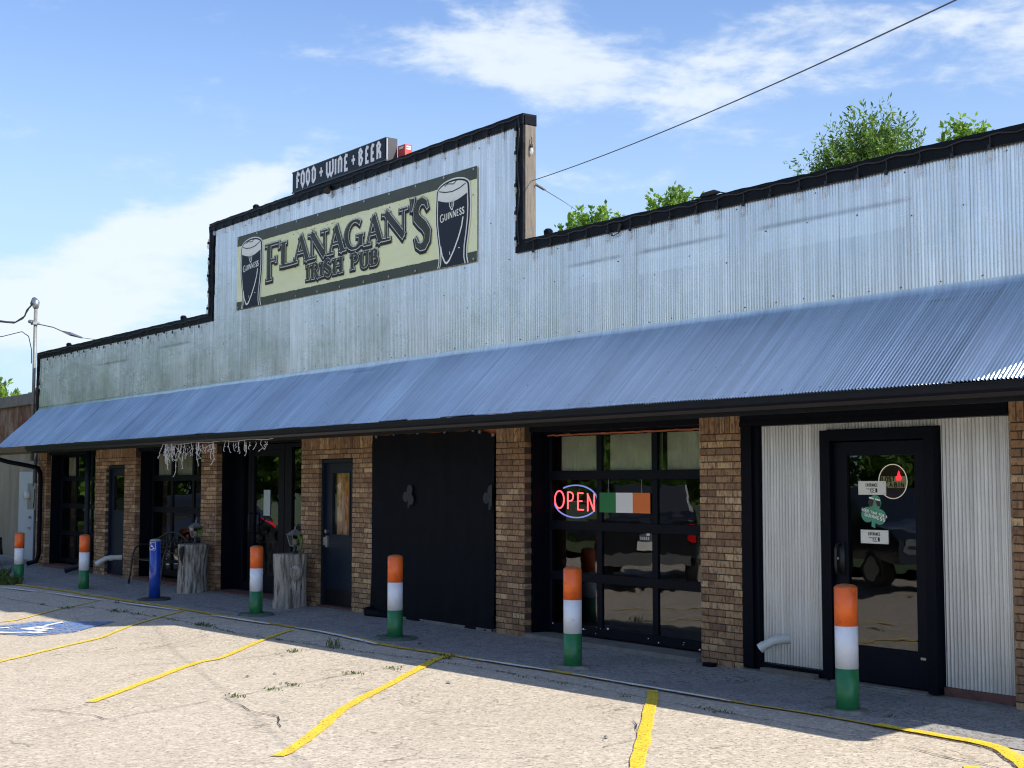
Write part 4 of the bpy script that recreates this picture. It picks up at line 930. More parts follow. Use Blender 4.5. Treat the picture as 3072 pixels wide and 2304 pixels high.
while x<.1: path.append((x,-.068,5.93+.02*noise.noise((x*1.6,0,4))+.008*math.sin(x*17))); x+=.08
string('black cord of clear bulbs along the top edge of the raised gable',path,[(-8.1+.315*i,-.07,5.868,5.93) for i in range(26)])
path=[(.07+.02*math.sin(z*9),-.068,z) for z in np.arange(4.45,5.93,.07)]
string('black cord of bulbs down the vertical right edge of the gable',path,[(.02,-.07,z,z+.04) for z in (5.83,5.55,5.17,4.85,4.55)]+[(.17,.05,5.62,5.7)])
path=[(-8.29+.03*math.sin(z*7),-.068,z) for z in np.arange(4.45,5.93,.07)]
string('black cord of bulbs down the vertical left edge of the gable',path,[(-8.33+.03*(k%2),-.07,4.6+.27*k,4.64+.27*k) for k in range(5)])
path=[]; x=-16.9
while x<-8.3: path.append((x,-.068,4.44+.045*noise.noise((x*.9,0,8))+.008*math.sin(x*13))); x+=.08
string('black cord of bulbs along the low parapet left of the gable',path,[(b,-.07,4.36-(.03 if i%3==0 else 0),4.43) for i,b in enumerate(np.arange(-16.2,-8.5,.36))])
path=[(-16.72,-.06,4.40),(-16.70,-.06,4.2),(-16.74,-.06,3.95),(-16.79,-.06,3.75),(-16.80,-.06,3.62),(-16.86,-.05,3.5),(-16.9,-.05,3.3)]
o=string('short cord with a plug box dangling down the far left facade corner',path,[(-16.66,-.07,3.84,3.88)])
mb=MB(); mb.tube([(-16.80,-.07,3.78),(-16.80,-.075,3.74),(-16.82,-.075,3.62),(-16.83,-.07,3.57)],[.01,.035,.035,.01],8); mb.build('plug_box',M['cord'],o)
o=thing('power_adapter','black adapter with looped cable lying on top of the right parapet','adapter',(3.05,.02,4.51))
mb=MB(); mb.tube([(2.93,.0,4.525),(2.97,0,4.535),(3.12,0,4.54),(3.2,0,4.53)],[.008,.028,.03,.008],8); mb.build('adapter_body',M['cord'],o)
mb=MB(); mb.tube([(3.2,0,4.53),(3.3,-.03,4.50),(3.5,-.06,4.47)],.006,5); mb.tube([(2.93,0,4.525),(2.86,-.02,4.53),(2.85,-.05,4.49),(2.95,-.06,4.47)],.006,5); mb.build('cable',M['cord'],o)
o=thing('hanging_plug','black plug and cable loop hanging below the parapet near the gable','cable',(1.9,-.07,4.4))
mb=MB(); mb.tube([(1.62,-.07,4.42),(1.66,-.07,4.36),(1.72,-.07,4.31),(1.80,-.07,4.33),(1.84,-.07,4.40)],.006,5); mb.tube([(1.84,-.075,4.42),(1.80,-.075,4.34)],.018,6); mb.build('cable',M['cord'],o)
o=thing('flood_light','small black flood light clipped below the roof sign','lamp',(-4.2,-.1,5.85))
mb=MB(); mb.tube([(-4.32,-.06,5.90),(-4.27,-.12,5.84),(-4.22,-.16,5.80)],[.02,.035,.05],8); mb.build('lamp_body',M['cord'],o)
# ---------------------------------------------------------------- icicle lights
random.seed(11)
o=thing('icicle_lights','white icicle fairy lights hanging tangled from the gutter above the bench','fairy lights',(-6.2,-.86,2.33))
mb=MB(); tips=[]
def icic(x,y,z,n):
    p=Vector((x,y,z)); ang=random.uniform(-.5,.5); pts=[tuple(p)]
    for k in range(n):
        ang=-ang*1.1+random.uniform(-.9,.9); ang=max(-1.25,min(1.25,ang)); l=random.uniform(.055,.105)
        p=p+Vector((math.sin(ang)*l,random.uniform(-.02,.02),-math.cos(ang)*l)); pts.append(tuple(p))
        s=random.choice((-1,1)); q=p+Vector((s*.03,0,-.012)); mb.tube([tuple(p),tuple(q)],[.004,.007],4)
    mb.tube(pts,.0042,4)
for k in range(60):
    t=random.random()**1.6
    x=-8.05+t*3.6; n=int(random.uniform(2,6)*(1.15 if x<-7.1 else .7 if x<-5.8 else .6)); icic(x,-.885+random.uniform(-.03,.05),2.335,max(2,n))
mb.tube([(-8.1,-.88,2.335)]+[(-8.1+i*.15,-.88,2.33+.008*math.sin(i)) for i in range(1,25)]+[(-4.35,-.88,2.335)],.005,4)
mb.build('light_strands',M['icicle'],o)
# ---------------------------------------------------------------- shade cloth
o=thing('shade_cloth','black shade cloth hung over the middle bay with faint grey shamrocks','cloth',(-1.8,-.04,0))
hooks=[(-3.05,2.345),(-2.62,2.372),(-2.057,2.370),(-1.454,2.365),(-.855,2.370),(-.717,2.342),(-.455,2.30)]
mb=MB(); nxx,nzz=110,26
for i in range(nxx+1):
    x=-3.19+2.735*i/nxx
    zt=float(np.interp(x,[h[0] for h in hooks],[h[1] for h in hooks]))
    for (a,b) in zip(hooks[:-1],hooks[1:]):
        if a[0]<=x<=b[0]: t=(x-a[0])/(b[0]-a[0]); zt-=.028*math.sin(math.pi*t)*(b[0]-a[0])/.55
    for k in range(nzz+1):
        v=k/nzz; z=.015+(zt-.015)*v
        y=-.018-.012*noise.noise((x*1.6,z*.35,0))-.008*noise.noise((x*5,z*.6,3))-.02*(1-v)**4*(1+noise.noise((x*3,0,1)))-.01*noise.noise((x*4+z*3,z*2-x,6))*(v>.55)
        mb.v.append((x+.01*math.sin(z*3)*(i in (0,nxx)),y,z))
for i in range(nxx):
    for k in range(nzz): mb.f.append((i*(nzz+1)+k,(i+1)*(nzz+1)+k,(i+1)*(nzz+1)+k+1,i*(nzz+1)+k+1))
mb.build('cloth_panel',M['cloth'],o,True)
def clover(cx,cz,s,y,tilt=0,stem=True):
    m_=[]
    for a in (90+tilt,210+tilt,330+tilt):
        c=(cx+s*.47*math.cos(R(a)),cz+s*.47*math.sin(R(a)))
        m_.append([(c[0]+s*.42*math.cos(R(t)),c[1]+s*.42*math.sin(R(t))) for t in range(0,360,18)])
    if stem: m_.append([(cx-.07*s,cz),(cx+.07*s,cz),(cx+.12*s,cz-.98*s),(cx-.16*s,cz-.98*s)])
    return m_
mb=MB()
for cx in (-2.24,-.50):
    mb=MB()
    for k,pl in enumerate(clover(cx,1.57,.155,-.05,-16)): mb.poly([(min(x,-.457),-.052-.0006*k,z) for x,z in pl])
    mb.build('shamrock_print',M['clover'],o)
mb=MB()
for x,z in hooks: mb.tube([(x,-.03,z-.012),(x,-.048,z-.012)],.022,8)
mb.build('grommets',M['metal'],o,kind='stuff')
mb=MB(); mb.tube([(-3.1,-.06,.10),(-3.16,-.09,.06),(-3.1,-.12,.03),(-2.9,-.10,.035),(-2.6,-.07,.03)],[.03,.07,.06,.05,.02],8); mb.build('bunched_hem',M['cloth'],o,True)
# ---------------------------------------------------------------- neon OPEN and flag
o=thing('open_sign','lit neon sign reading OPEN in red tubes inside a blue oval','neon sign',(.55,.33,1.4))
mb=MB()
for ch,a,b,dz in (('O',.175,.36,0.012),('P',.39,.535,.004),('E',.565,.71,-.006),('N',.74,.90,-.016)):
    for ty,pts in GL[ch][0]:
        mb.tube([(a+.035+(b-a)*p[0],.342,1.432+dz+.195*p[1]) for p in pts],.0085,6)
mb.build('red_tubes',M['neonred'],o,True)
mb=MB()
mb.tube([(.585+.375*math.cos(R(a)),.348,1.528+.175*math.sin(R(a))) for a in range(125,8,-6)],.0085,6); mb.tube([(.585+.385*math.cos(R(a)),.348,1.528+.185*math.sin(R(a))) for a in range(188,325,6)],.0085,6)
mb.build('blue_tubes',M['neonblue'],o,True)
mb=MB(); mb.tube([(.62,.36,1.62),(.64,.37,1.75),(.66,.38,1.84)],.003,4); mb.box(.3,.8,.362,.372,1.515,1.525); mb.build('backing_rail',M['cord'],o)
o=thing('flag_plaque','green, white and orange Irish flag plaque hanging in the garage door pane','plaque',(1.49,.33,1.41))
xs_=[1.09,1.357,1.626,1.892]
for k,m_ in enumerate(('flagg','flagw','flago')):
    mb=MB(); mb.box(xs_[k]-.01,xs_[k+1]-(.01 if k==2 else .0105),.272,.280,1.412,1.625); mb.build('stripe',M[m_],o)
mb=MB()
for x in (1.22,1.75): mb.tube([(x,.277,1.625),(x+.008,.277,1.65),(x,.277,1.675),(x-.008,.277,1.65),(x,.277,1.628)],.002,4); mb.tube([(x,.277,1.675),(x,.278,1.765)],.0012,4)
mb.build('hanging_wire',M['metal'],o)
# decal on lower pane: white-outline patch
o=thing('skull_sticker','small grey and white sticker on the centre pane below the flag plaque','sticker',(1.8,.3,1.2))
mb=MB(); mb.poly([(x,.3045,z) for x,z in ((1.68,1.13),(1.86,1.115),(1.90,1.17),(1.87,1.22),(1.80,1.24),(1.755,1.20),(1.68,1.185))]); mb.build('sticker_print',M['signend'],o)
mb=MB(); 
for k in range(5): mb.poly([(1.70+.03*k,.3025,1.135),(1.712+.03*k,.3025,1.135),(1.712+.03*k,.3025,1.165),(1.70+.03*k,.3025,1.168)])
mb.poly([(1.79,.3025,1.18),(1.84,.3025,1.18),(1.85,.3025,1.215),(1.80,.3025,1.22)]); mb.build('sticker_marks',M['placard'],o)
# ---------------------------------------------------------------- door placards
def text(mb,s,x0,x1,z0,z1,T,y,slope=0,gap=.18):
    ws=[.45 if c=='I' else .5 if c==' ' else 1.25 if c in 'MW' else 1 for c in s]; tot=sum(ws)+gap*(len(s)-1); u=(x1-x0)/tot; x=x0
    for c,wd in zip(s,ws):
        if c!=' ': 
            dz=slope*(x-x0); glyph_to(mb,GL[c][0],[],(x,x+wd*u,z0+dz,z1+dz),T,T*.8,0,flat(y))
        x+=(wd+gap)*u
def placard(x0,x1,z0,z1,label):
    o=thing('entrance_placard',label,'sign',((x0+x1)/2,.04,z0),'ENTRANCE placards on the glass door')
    mb=MB(); mb.cbox(x0,x1,.050,.056,z0,z1,.002); mb.build('plate',M['placard'],o)
    h=z1-z0; w_=x1-x0; mb=MB(); text(mb,'ENTRANCE',x0+.28*w_,x0+.72*w_,z0+.60*h,z0+.82*h,.0055,.0485)
    # pointing hand
    zc=z0+.34*h
    mb.poly([(x0+.30*w_,.0485,zc+.08*h),(x0+.46*w_,.0485,zc+.05*h),(x0+.46*w_,.0485,zc+.10*h),(x0+.31*w_,.0485,zc+.12*h)])
    for k in range(3): glyph_to(mb,[('t',arc(.5,.5,.5,.5,100,260,6))],[],(x0+.45*w_,x0+.56*w_,zc-.16*h+.09*h*k,zc-.05*h+.09*h*k),.004,.004,0,flat(.0484))
    mb.poly([(x0+.63*w_,.0485,zc-.17*h),(x0+.70*w_,.0485,zc-.17*h),(x0+.70*w_,.0485,zc+.13*h),(x0+.63*w_,.0485,zc+.13*h)])
    glyph_to(mb,[('t',[(0,0),(.9,.0)]),('t',[(0,1),(.9,1)]),('T',[(.3,.2),(.6,.5),(.3,.8)])],[],(x0+.48*w_,x0+.62*w_,zc-.17*h,zc+.13*h),.006,.004,0,flat(.0483))
    mb.build('lettering',M['inkblack'],o)
    mb=MB()
    for px in (.06,.94):
        for pz in (.13,.87): mb.tube([(x0+px*w_,.050,z0+pz*h),(x0+px*w_,.047,z0+pz*h)],.004,6)
    mb.build('screw',M['metal'],o)
placard(4.755,5.045,1.628,1.745,'upper cream ENTRANCE placard with a pointing hand, partly over the round beer sign')
placard(4.772,5.060,1.214,1.330,'lower cream ENTRANCE placard with a pointing hand, below the shamrock sticker')
o=thing('shamrock_sticker','green shamrock sticker with two dark pints reading GOOD TIME FOR A GUINNESS','sticker',(4.92,.05,1.34))
mb=MB(); tl=-8
for k,pl in enumerate(clover(4.915,1.487,.158,0,tl,False)): mb.poly([(x,.0555-.0003*k,z) for x,z in pl])
mb.poly([(x,.0543,z) for x,z in ((4.90,1.50),(4.935,1.49),(4.925,1.345),(4.885,1.358))]); mb.build('clover_shape',M['clovergreen'],o)
mb=MB(); text(mb,'GOOD TIME FOR A',4.79,5.055,1.492,1.515,.0052,.0505,-.24); text(mb,'GUINNESS',4.82,5.03,1.446,1.474,.0065,.0505,-.22)
for cx in (4.893,4.958): mb.poly([(cx-.025,.0502,1.612-(cx-4.89)*.2),(cx+.025,.0502,1.602-(cx-4.89)*.2),(cx+.025,.0502,1.588-(cx-4.89)*.2),(cx-.025,.0502,1.598-(cx-4.89)*.2)])
mb.build('lettering',M['pale'],o)
mb=MB(); 
for cx,t_ in ((4.893,-.010),(4.958,.012)): mb.poly([(cx-.024,.0508,1.598-(cx-4.89)*.2),(cx+.024,.0508,1.588-(cx-4.89)*.2),(cx+.014+t_,.0508,1.528),(cx-.018+t_,.0508,1.531)][::-1])
mb.build('pints',M['stout'],o)
# round beer sign hanging inside
o=thing('round_beer_sign','round dark LOST CABIN sign with a red flame hanging behind the entrance door glass','sign',(4.80,.45,1.6))
cx,cz,rr=4.835,1.742,.150; Y=.42
mb=MB(); mb.tube([(cx+rr*math.cos(R(a)),Y,cz+rr*math.sin(R(a))) for a in range(0,361,12)],.0042,5,False); mb.build('ring',simple('lit_ring',(.85,.80,.62),.4,0,.25),o,True)
mb=MB(); mb.lathe([(rr-.004,0),(rr-.004,.01)],0,0,30); mb.v=[(cx+x,Y+.01+z,cz+y) for x,y,z in mb.v]; mb.build('disc',M['stout'],o)
mb=MB(); mb.box(cx-.125,cx+.13,Y+.006,Y+.009,cz-.055,cz+.045); mb.build('plate',simple('lit_plate',(.30,.28,.16),.5,0,.12),o)
mb=MB(); text(mb,'LOST',cx-.12,cx+.02,cz-.0,cz+.04,.011,Y+.003); text(mb,'CABIN',cx-.09,cx+.12,cz-.05,cz-.01,.011,Y+.003); mb.build('lettering',M['inkblack'],o)
mb=MB(); mb.poly([(cx+x,Y+.001,cz+z) for x,z in ((.035,.01),(.085,.01),(.092,.035),(.078,.06),(.066,.10),(.052,.07),(.045,.05),(.032,.035))]); mb.build('flame',simple('red_flame',(.85,.02,.03),.4,0,1.2),o)
# ---------------------------------------------------------------- bollards
def bollard(x,y,h,label,pad=None,kind='tri'):
    zb=gz(x,y); o=thing('bollard' if kind=='tri' else 'blue_bollard',label,'bollard',(x,y,zb),'bollards along the pub front'); r=.087; H=h-.0
    if kind=='tri':
        z1,z2=H*.345,H*.675
        mb=MB(); mb.lathe([(r+.0008,-.05),(r+.0008,z1)],x,y,28,zb); a=mb.build('green_band',M['green'],o,True)
        mb=MB(); mb.lathe([(r,z1-.001),(r,z2)],x,y,28,zb); mb.build('white_band',M['white'],o,True)
        mb=MB(); mb.lathe([(r+.0008,z2-.001),(r+.0008,H-.027)],x,y,28,zb); mb.build('orange_band',M['orange'],o,True)
        mb=MB(); mb.lathe([(r+.0005,H-.0275),(r-.001,H-.025),(r*.93,H-.018),(r*.75,H-.008),(r*.4,H-.001),(.004,H)],x,y,28,zb); mb.build('cap',M['cap'],o)
    else:
        mb=MB(); mb.lathe([(r,-.05),(r,H-.035)],x,y,28,zb); mb.build('blue_sleeve',M['blue'],o,True)
        mb=MB(); mb.lathe([(r-.001,H-.036),(r*.95,H-.018),(r*.7,H-.004),(r*.3,H),(.004,H)],x,y,28,zb); mb.build('cap',M['bluecap'],o,True)
        a0=R(-62); rs=r+.002
        def cyl(u,z,yo): th=a0+(u-.5)*R(86); q=rs-yo*2; return (x+q*math.cos(th),y+q*math.sin(th),zb+z)
        mb=MB(); n=12
        for i in range(n+1):
            for z in (H-.175,H-.045): mb.v.append(cyl(i/n,z,0))
        for i in range(n): mb.f.append((2*i,2*i+2,2*i+3,2*i+1))
        mb.build('sticker',simple('accessible_sticker_blue',(.01,.05,.30),.4),o)
        mb=MB()
        sq=[(.05,.06),(.95,.06),(.95,.94),(.05,.94),(.05,.06)]
        for st,wd in wheelchair()+[([a_,b_],.035) for a_,b_ in zip(sq[:-1],sq[1:])]:
            P=[]
            for a_,b_ in zip(st[:-1],st[1:]):
                for k in range(6): P.append((a_[0]+(b_[0]-a_[0])*k/6,a_[1]+(b_[1]-a_[1])*k/6))
            P.append(st[-1])
            if len(st)==2 and math.dist(*st)<.03: P=[(.33,.83),(.45,.83)]
            Lf,Rt=stroke2d(P,lambda s,d:wd,0); b=len(mb.v)
            for p,q in zip(Lf,Rt): mb.v.append(cyl(p.x,H-.175+.13*p.y,-.0012)); mb.v.append(cyl(q.x,H-.175+.13*q.y,-.0012))
            for i in range(len(Lf)-1): mb.f.append((b+2*i,b+2*i+1,b+2*i+3,b+2*i+2))
        mb.build('wheelchair_symbol',simple('sticker_white',(.8,.8,.85),.5),o)
    if pad:
        m_,rx=pad; mb=MB(); n=22
        for zz,q in ((.012,1),(.03,.9)):
            for k in range(n):
                t=2*math.pi*k/n; rad=rx*q*(1+.22*noise.noise((math.cos(t)*1.2,math.sin(t)*1.2,x))); X=x+rad*math.cos(t)*1.25; Yq=y+rad*math.sin(t)*.9; mb.v.append((X,Yq,gz(X,Yq)+(zz if q<1 else .004)))
        for k in range(n): mb.f.append((k,(k+1)%n,n+(k+1)%n,n+k))
        mb.f.append(tuple(range(n,2*n))); mb.build('footing',m_,o)
    return o
M['gpad']=mat('green_stained_concrete',(.075,.11,.085),.85,0,.35,7,.5,40); M['bkpad']=mat('dark_footing',(.035,.038,.042),.8,0,.3,8,.4,40); M['dpad']=mat('dirty_footing',(.20,.19,.165),.9,0,.4,9,.8,40)
bollard(5.56,-1.12,.965,'orange, white and green bollard before the glass entrance door, tallest in view',(M['dpad'],.17))
bollard(2.315,-1.13,.955,'orange, white and green bollard in front of the OPEN neon sign bay',(M['dpad'],.16))
bollard(-.847,-1.12,.95,'orange, white and green bollard standing before the black shade cloth',(M['gpad'],.24))
bollard(-4.497,-1.03,.935,'orange, white and green bollard left of the stump by the slate steel door',(M['gpad'],.25))
bollard(-7.793,-1.10,.935,'bright blue bollard with a white wheelchair sticker near its top',(M['bkpad'],.24),'blue')
bollard(-10.80,-1.13,.93,'orange, white and green bollard beside the lower elbow of the slate downspout')
bollard(-13.69,-1.33,.90,'orange, white and green bollard at the far left beside the weeds',)
# ---------------------------------------------------------------- stumps and lanterns
def stump(x,y,r,h,label,knob=None,flare=None,seed=0):
    zb=gz(x,y); o=thing('tree_stump',label,'stump',(x,y,zb),'tree stumps used as lamp tables')
    def jit(t,z):
        c,s=math.cos(t),math.sin(t)
        q=1+.07*noise.noise((c*1.3+seed,s*1.3,z*.8))+.05*noise.noise((c*5+seed,s*5,z*.6))-.045*abs(noise.noise((c*9+seed,s*9,z*.9)))+.022*noise.noise((c*17+seed,s*17,z*.7))
        if flare: q+=flare[1]*max(0,math.cos(t-flare[0]))**2*sm((z-h*.35)/(h*.65))
        return q
    prof=[(r*1.02,-.05)]+[(r*(1.02-.05*math.sin(k/12*math.pi)),h*k/12) for k in range(0,13)]
    mb=MB(); mb.lathe(prof,x,y,110,zb,jit); mb.f=mb.f[:-1]; mb.build('bark_body',M['stump'],o,True)
    mb=MB(); n=110
    for q in (1,.6,.25):
        for k in range(n): t=2*math.pi*k/n; rad=r*1.02*q*jit(t,h); mb.v.append((x+rad*math.cos(t),y+rad*math.sin(t),zb+h-.001+.006*(1-q)))
    for j in range(2):
        for k in range(n): mb.f.append((j*n+k,j*n+(k+1)%n,(j+1)*n+(k+1)%n,(j+1)*n+k))
    mb.f.append(tuple(range(2*n,3*n))); mb.build('cut_top',M['stumptop'],o)
    mb=MB()
    for k in range(15):
        t=random.uniform(0,2*math.pi); z0=random.uniform(.02,h*.5); z1=z0+random.uniform(.12,.4); z1=min(z1,h-.02); rad0=r*1.0*jit(t,z0)*.995; rad1=r*jit(t,z1)*.995
        mb.tube([(x+rad0*math.cos(t),y+rad0*math.sin(t),zb+z0),(x+rad0*1.004*math.cos(t+.02),y+rad0*math.sin(t+.02),zb+(z0+z1)/2),(x+rad1*math.cos(t+.01),y+rad1*math.sin(t+.01),zb+z1)],[.002,.006,.002],4)
    mb.build('splits',M['crack'],o,kind='stuff')
    if knob:
        a,kz,kr=knob; mb=MB(); mb.lathe([(.01,-kr*1.5),(kr*.7,-kr*1.1),(kr*1.05,-kr*.3),(kr,kr*.5),(kr*.6,kr*1.0),(.01,kr*1.2)],x+(r+kr*.25)*math.cos(a),y+(r+kr*.25)*math.sin(a),24,zb+kz,lambda t,z:1+.12*noise.noise((math.cos(t)*3,math.sin(t)*3,z*8)))
        mb.build('knot',M['stump'],o,True)
    return o
random.seed(3)
s1=stump(-8.22,-.30,.232,.765,'weathered grey stump with flared top and an old branch scar, beside the bench',None,(R(10),.22),2)
mb=MB(); mb.tube([(-8.10,-.52,.72),(-8.09,-.545,.68),(-8.085,-.55,.62),(-8.08,-.545,.50),(-8.08,-.53,.44)],[.02,.038,.035,.016,.006],8); mb.build('branch_scar',M['crack'],s1,True)
stump(-4.92,-.30,.238,.745,'weathered grey stump with a knot on its right side near the slate door',(R(-8),.50,.085),(R(0),.04),8)
def lantern(x,y,z,label):
    o=thing('lantern',label,'lantern',(x,y,z),'lanterns standing on the stumps')
    k=.085
    mb=MB() # tapered body frame: corner posts
    b0,b1,w0,w1=z+.105,z+.255,k*.62,k*.98
    for sx_ in (-1,1):
        for sy in (-1,1): mb.tube([(x+sx_*w0,y+sy*w0,b0),(x+sx_*w1,y+sy*w1,b1)],.006,4)
    for (zz,ww) in ((b0,w0),(b1,w1)):
        c=[(x-ww,y-ww,zz),(x+ww,y-ww,zz),(x+ww,y+ww,zz),(x-ww,y+ww,zz),(x-ww,y-ww,zz)]; mb.tube(c,.007,4)
    mb.box(x-w0,x+w0,y-w0,y+w0,b0-.012,b0-.002); mb.build('cage',M['lampgrey'],o)
    mb=MB(); w2=w1+.018
    mb.add([(x-w2,y-w2,b1),(x+w2,y-w2,b1),(x+w2,y+w2,b1),(x-w2,y+w2,b1),(x-.02,y-.02,b1+.07),(x+.02,y-.02,b1+.07),(x+.02,y+.02,b1+.07),(x-.02,y+.02,b1+.07)],[(0,3,2,1),(0,1,5,4),(1,2,6,5),(2,3,7,6),(3,0,4,7),(4,5,6,7)])
    mb.lathe([(.018,0),(.01,.02),(.014,.035),(.004,.055)],x,y,8,b1+.07)
    mb.tube([(x,y,b1+.12),(x+.012,y,b1+.15),(x+.035,y,b1+.155),(x+.045,y,b1+.13),(x+.03,y,b1+.115)],.0045,5); mb.build('roof',M['lampgrey'],o)
    for i,(dx,dy) in enumerate(((0,-1),(1,0),(0,1),(-1,0))):
        q=MB(); px,py=(-dy,dx)
        q.poly([(x+dx*w0+px*s*w0,y+dy*w0+py*s*w0,b0) for s in (-1,1)]+[(x+dx*w1+px*s*w1,y+dy*w1+py*s*w1,b1) for s in (1,-1)]); q.build('pane',M['lampglass'],o)
    mb=MB(); mb.lathe([(.036,0),(.036,.085),(.03,.09)],x,y,14,b0); mb.build('candle',M['candle'],o,True)
    mb=MB(); mb.lathe([(.05,0),(.045,.012),(.03,.02),(.028,.07),(.04,.093)],x,y,12,z)
    for s in (-1,1):
        mb.tube([(x+s*.05,y-.02,z+.01),(x+s*.09,y-.03,z+.012),(x+s*.12,y-.03,z+.03),(x+s*.11,y-.03,z+.055),(x+s*.085,y-.03,z+.05)],.006,5)
        mb.tube([(x+s*.04,y+.02,z+.01),(x+s*.07,y+.09,z+.012),(x+s*.07,y+.11,z+.03)],.006,5)
    mb.tube([(x+.09,y+.04,z+.01),(x+.12,y+.05,z+.10),(x+.13,y+.05,z+.2),(x+.10,y+.03,z+.26)],.005,5)
    mb.build('base',M['frameblk'],o,True)
lantern(-8.20,-.26,.768,'black post lantern with white candle on the flared stump by the bench')
lantern(-4.86,-.26,.748,'black post lantern with white candle on the knotted stump by the storefront')
# ---------------------------------------------------------------- bench
o=thing('garden_bench','dark metal garden bench with arched openwork back and curved arms','bench',(-10.0,-.2,0))
fm=MB(); XL,XR=-10.64,-9.30
for xx in (XL,XR):
    fm.tube([(xx,-.40,-.01),(xx,-.375,.15),(xx,-.345,.38),(xx,-.335,.50),(xx,-.29,.60),(xx,-.20,.655),(xx,-.05,.66),(xx,.05,.655)],.017,8)
    fm.tube([(xx,.13,-.01),(xx,.06,.40),(xx,.05,.5)],.016,8); fm.tube([(xx,-.345,.405),(xx,.05,.40)],.014,6)
    fm.tube([(xx,.05,.40),(xx,.085,.60),(xx,.11,.74)],.016,8)
fm.build('frame',M['frameblk'],o,True)
for k in range(6):
    mb=MB(); y=-.34+k*.072; mb.cbox(XL,XR,y,y+.055,.405,.420,.002); mb.build('seat_slat',M['frameblk'],o)
mb=MB()
top=[(XL+(XR-XL)*t,.11+.012*math.sin(math.pi*t),.74+.14*math.sin(math.pi*t)) for t in [i/16 for i in range(17)]]
mb.tube(top,.019,6); mb.tube([(XL,.07,.53),(XR,.07,.53)],.013,6)
mb.build('back_rail',M['frameblk'],o,True)
mb=MB()
for k in range(1,17):
    t=k/17; X=XL+(XR-XL)*t; zt=.74+.14*math.sin(math.pi*t); d=.06*(1 if k%2 else -1)
    mb.tube([(X-d,.07,.53),(X,.09,(zt+.53)/2+.02),(X+d*.9,.11,zt-.01)],.009,5)
for k in range(3):
    z=.60+.07*k; mb.tube([(XL+.04+(XR-XL-.08)*i/8,.085+.01*k,z+.02*math.sin(i*1.7+k)) for i in range(9)],.007,5)
mb.build('back_lattice',M['frameblk'],o,True)
# ---------------------------------------------------------------- vent pipes
def pipe(pts,r,label,band=False):
    o=thing('vent_pipe',label,'pipe',pts[0],'white plastic elbow pipes'); mb=MB(); mb.tube(pts,r,14,False); q=[Vector(p) for p in pts]
    mb.build('pipe_run',M['pvc'],o,True)
    mb=MB(); mb.tube([pts[-2],pts[-1]],r*1.13,14,False); mb.tube([tuple(q[1].lerp(q[2],.1)),tuple(q[1].lerp(q[2],.55))],r*1.13,14,False); mb.build('elbow_collar',M['pvc'],o,True)
    mb=MB(); d=(q[-1]-q[-2]).normalized(); mb.tube([tuple(q[-1]-d*.02),tuple(q[-1]-d*.018)],r*.97,14); mb.build('dark_opening',M['inkblack'],o)
    if band: mb=MB(); mb.tube([tuple(q[0].lerp(q[1],.15)),tuple(q[0].lerp(q[1],.22))],r*1.16,14,False); mb.build('rubber_band',M['cord'],o)
pipe([(3.905,.09,.315),(3.88,-.015,.318),(3.85,-.06,.305),(3.80,-.11,.265),(3.765,-.135,.235)],.041,'short white plastic elbow pipe poking from the corrugated panel left of the entrance door')
pipe([(-11.97,.03,.372),(-12.02,-.16,.368),(-12.04,-.28,.36),(-12.07,-.38,.30),(-12.10,-.44,.25)],.045,'longer white plastic elbow pipe with black band between the two narrow brick piers',True)
# ---------------------------------------------------------------- litter, wood blocks
mb=MB(); mb.cbox(3.70,4.33,-.07,.0,0.006,.055,.006); tag(mb.build('wooden_board',M['timber']),'weathered board lying along the sill left of the entrance door','board')
mb=MB(); mb.cbox(3.05,3.17,-.16,-.08,.002,.04,.008); tag(mb.build('dark_block',M['black']),'small black block on the pavement at the foot of the brick pillar','block')
mb=MB(); random.seed(9)
for k in range(170):
    x=random.uniform(-12,7); y=random.uniform(-1.35,-.02) if k<120 else random.uniform(-3.5,-1.5); s=random.uniform(.006,.016)
    if k>162: s=.03
    z=gz(x,y)+.008; a=random.uniform(0,3); c_,s_=math.cos(a)*s,math.sin(a)*s*.7
    mb.add([(x-c_,y-s_,z),(x+s_,y-c_,z),(x+c_,y+s_,z),(x-s_,y+c_,z),(x,y,z+s*.6)],[(0,1,4),(1,2,4),(2,3,4),(3,0,4)])
mb.build('litter',M['concrete'],kind='stuff')
# ---------------------------------------------------------------- weeds
def blades(mb,x,y,n,h,spread,wd=.006):
    for k in range(n):
        a=random.uniform(0,2*math.pi); r_=random.uniform(0,spread); X=x+r_*math.cos(a); Y=y+r_*math.sin(a)*.5; z=gz(X,Y)+.004
        l=h*random.uniform(.4,1.2); b=random.uniform(0,2*math.pi); lean=random.uniform(.2,1.1)*l
        p1=(X+lean*.4*math.cos(b),Y+lean*.4*math.sin(b),z+l*.6); p2=(X+lean*math.cos(b),Y+lean*math.sin(b),z+l*.85); w_=wd*random.uniform(.7,1.6); nx_,ny=-math.sin(b)*w_,math.cos(b)*w_
        mb.add([(X-nx_,Y-ny,z),(X+nx_,Y+ny,z),(p1[0]+nx_*1.4,p1[1]+ny*1.4,p1[2]),(p1[0]-nx_*1.4,p1[1]-ny*1.4,p1[2]),p2],[(0,1,2,3),(3,2,4)])
random.seed(21); mb=MB()
H_=.55
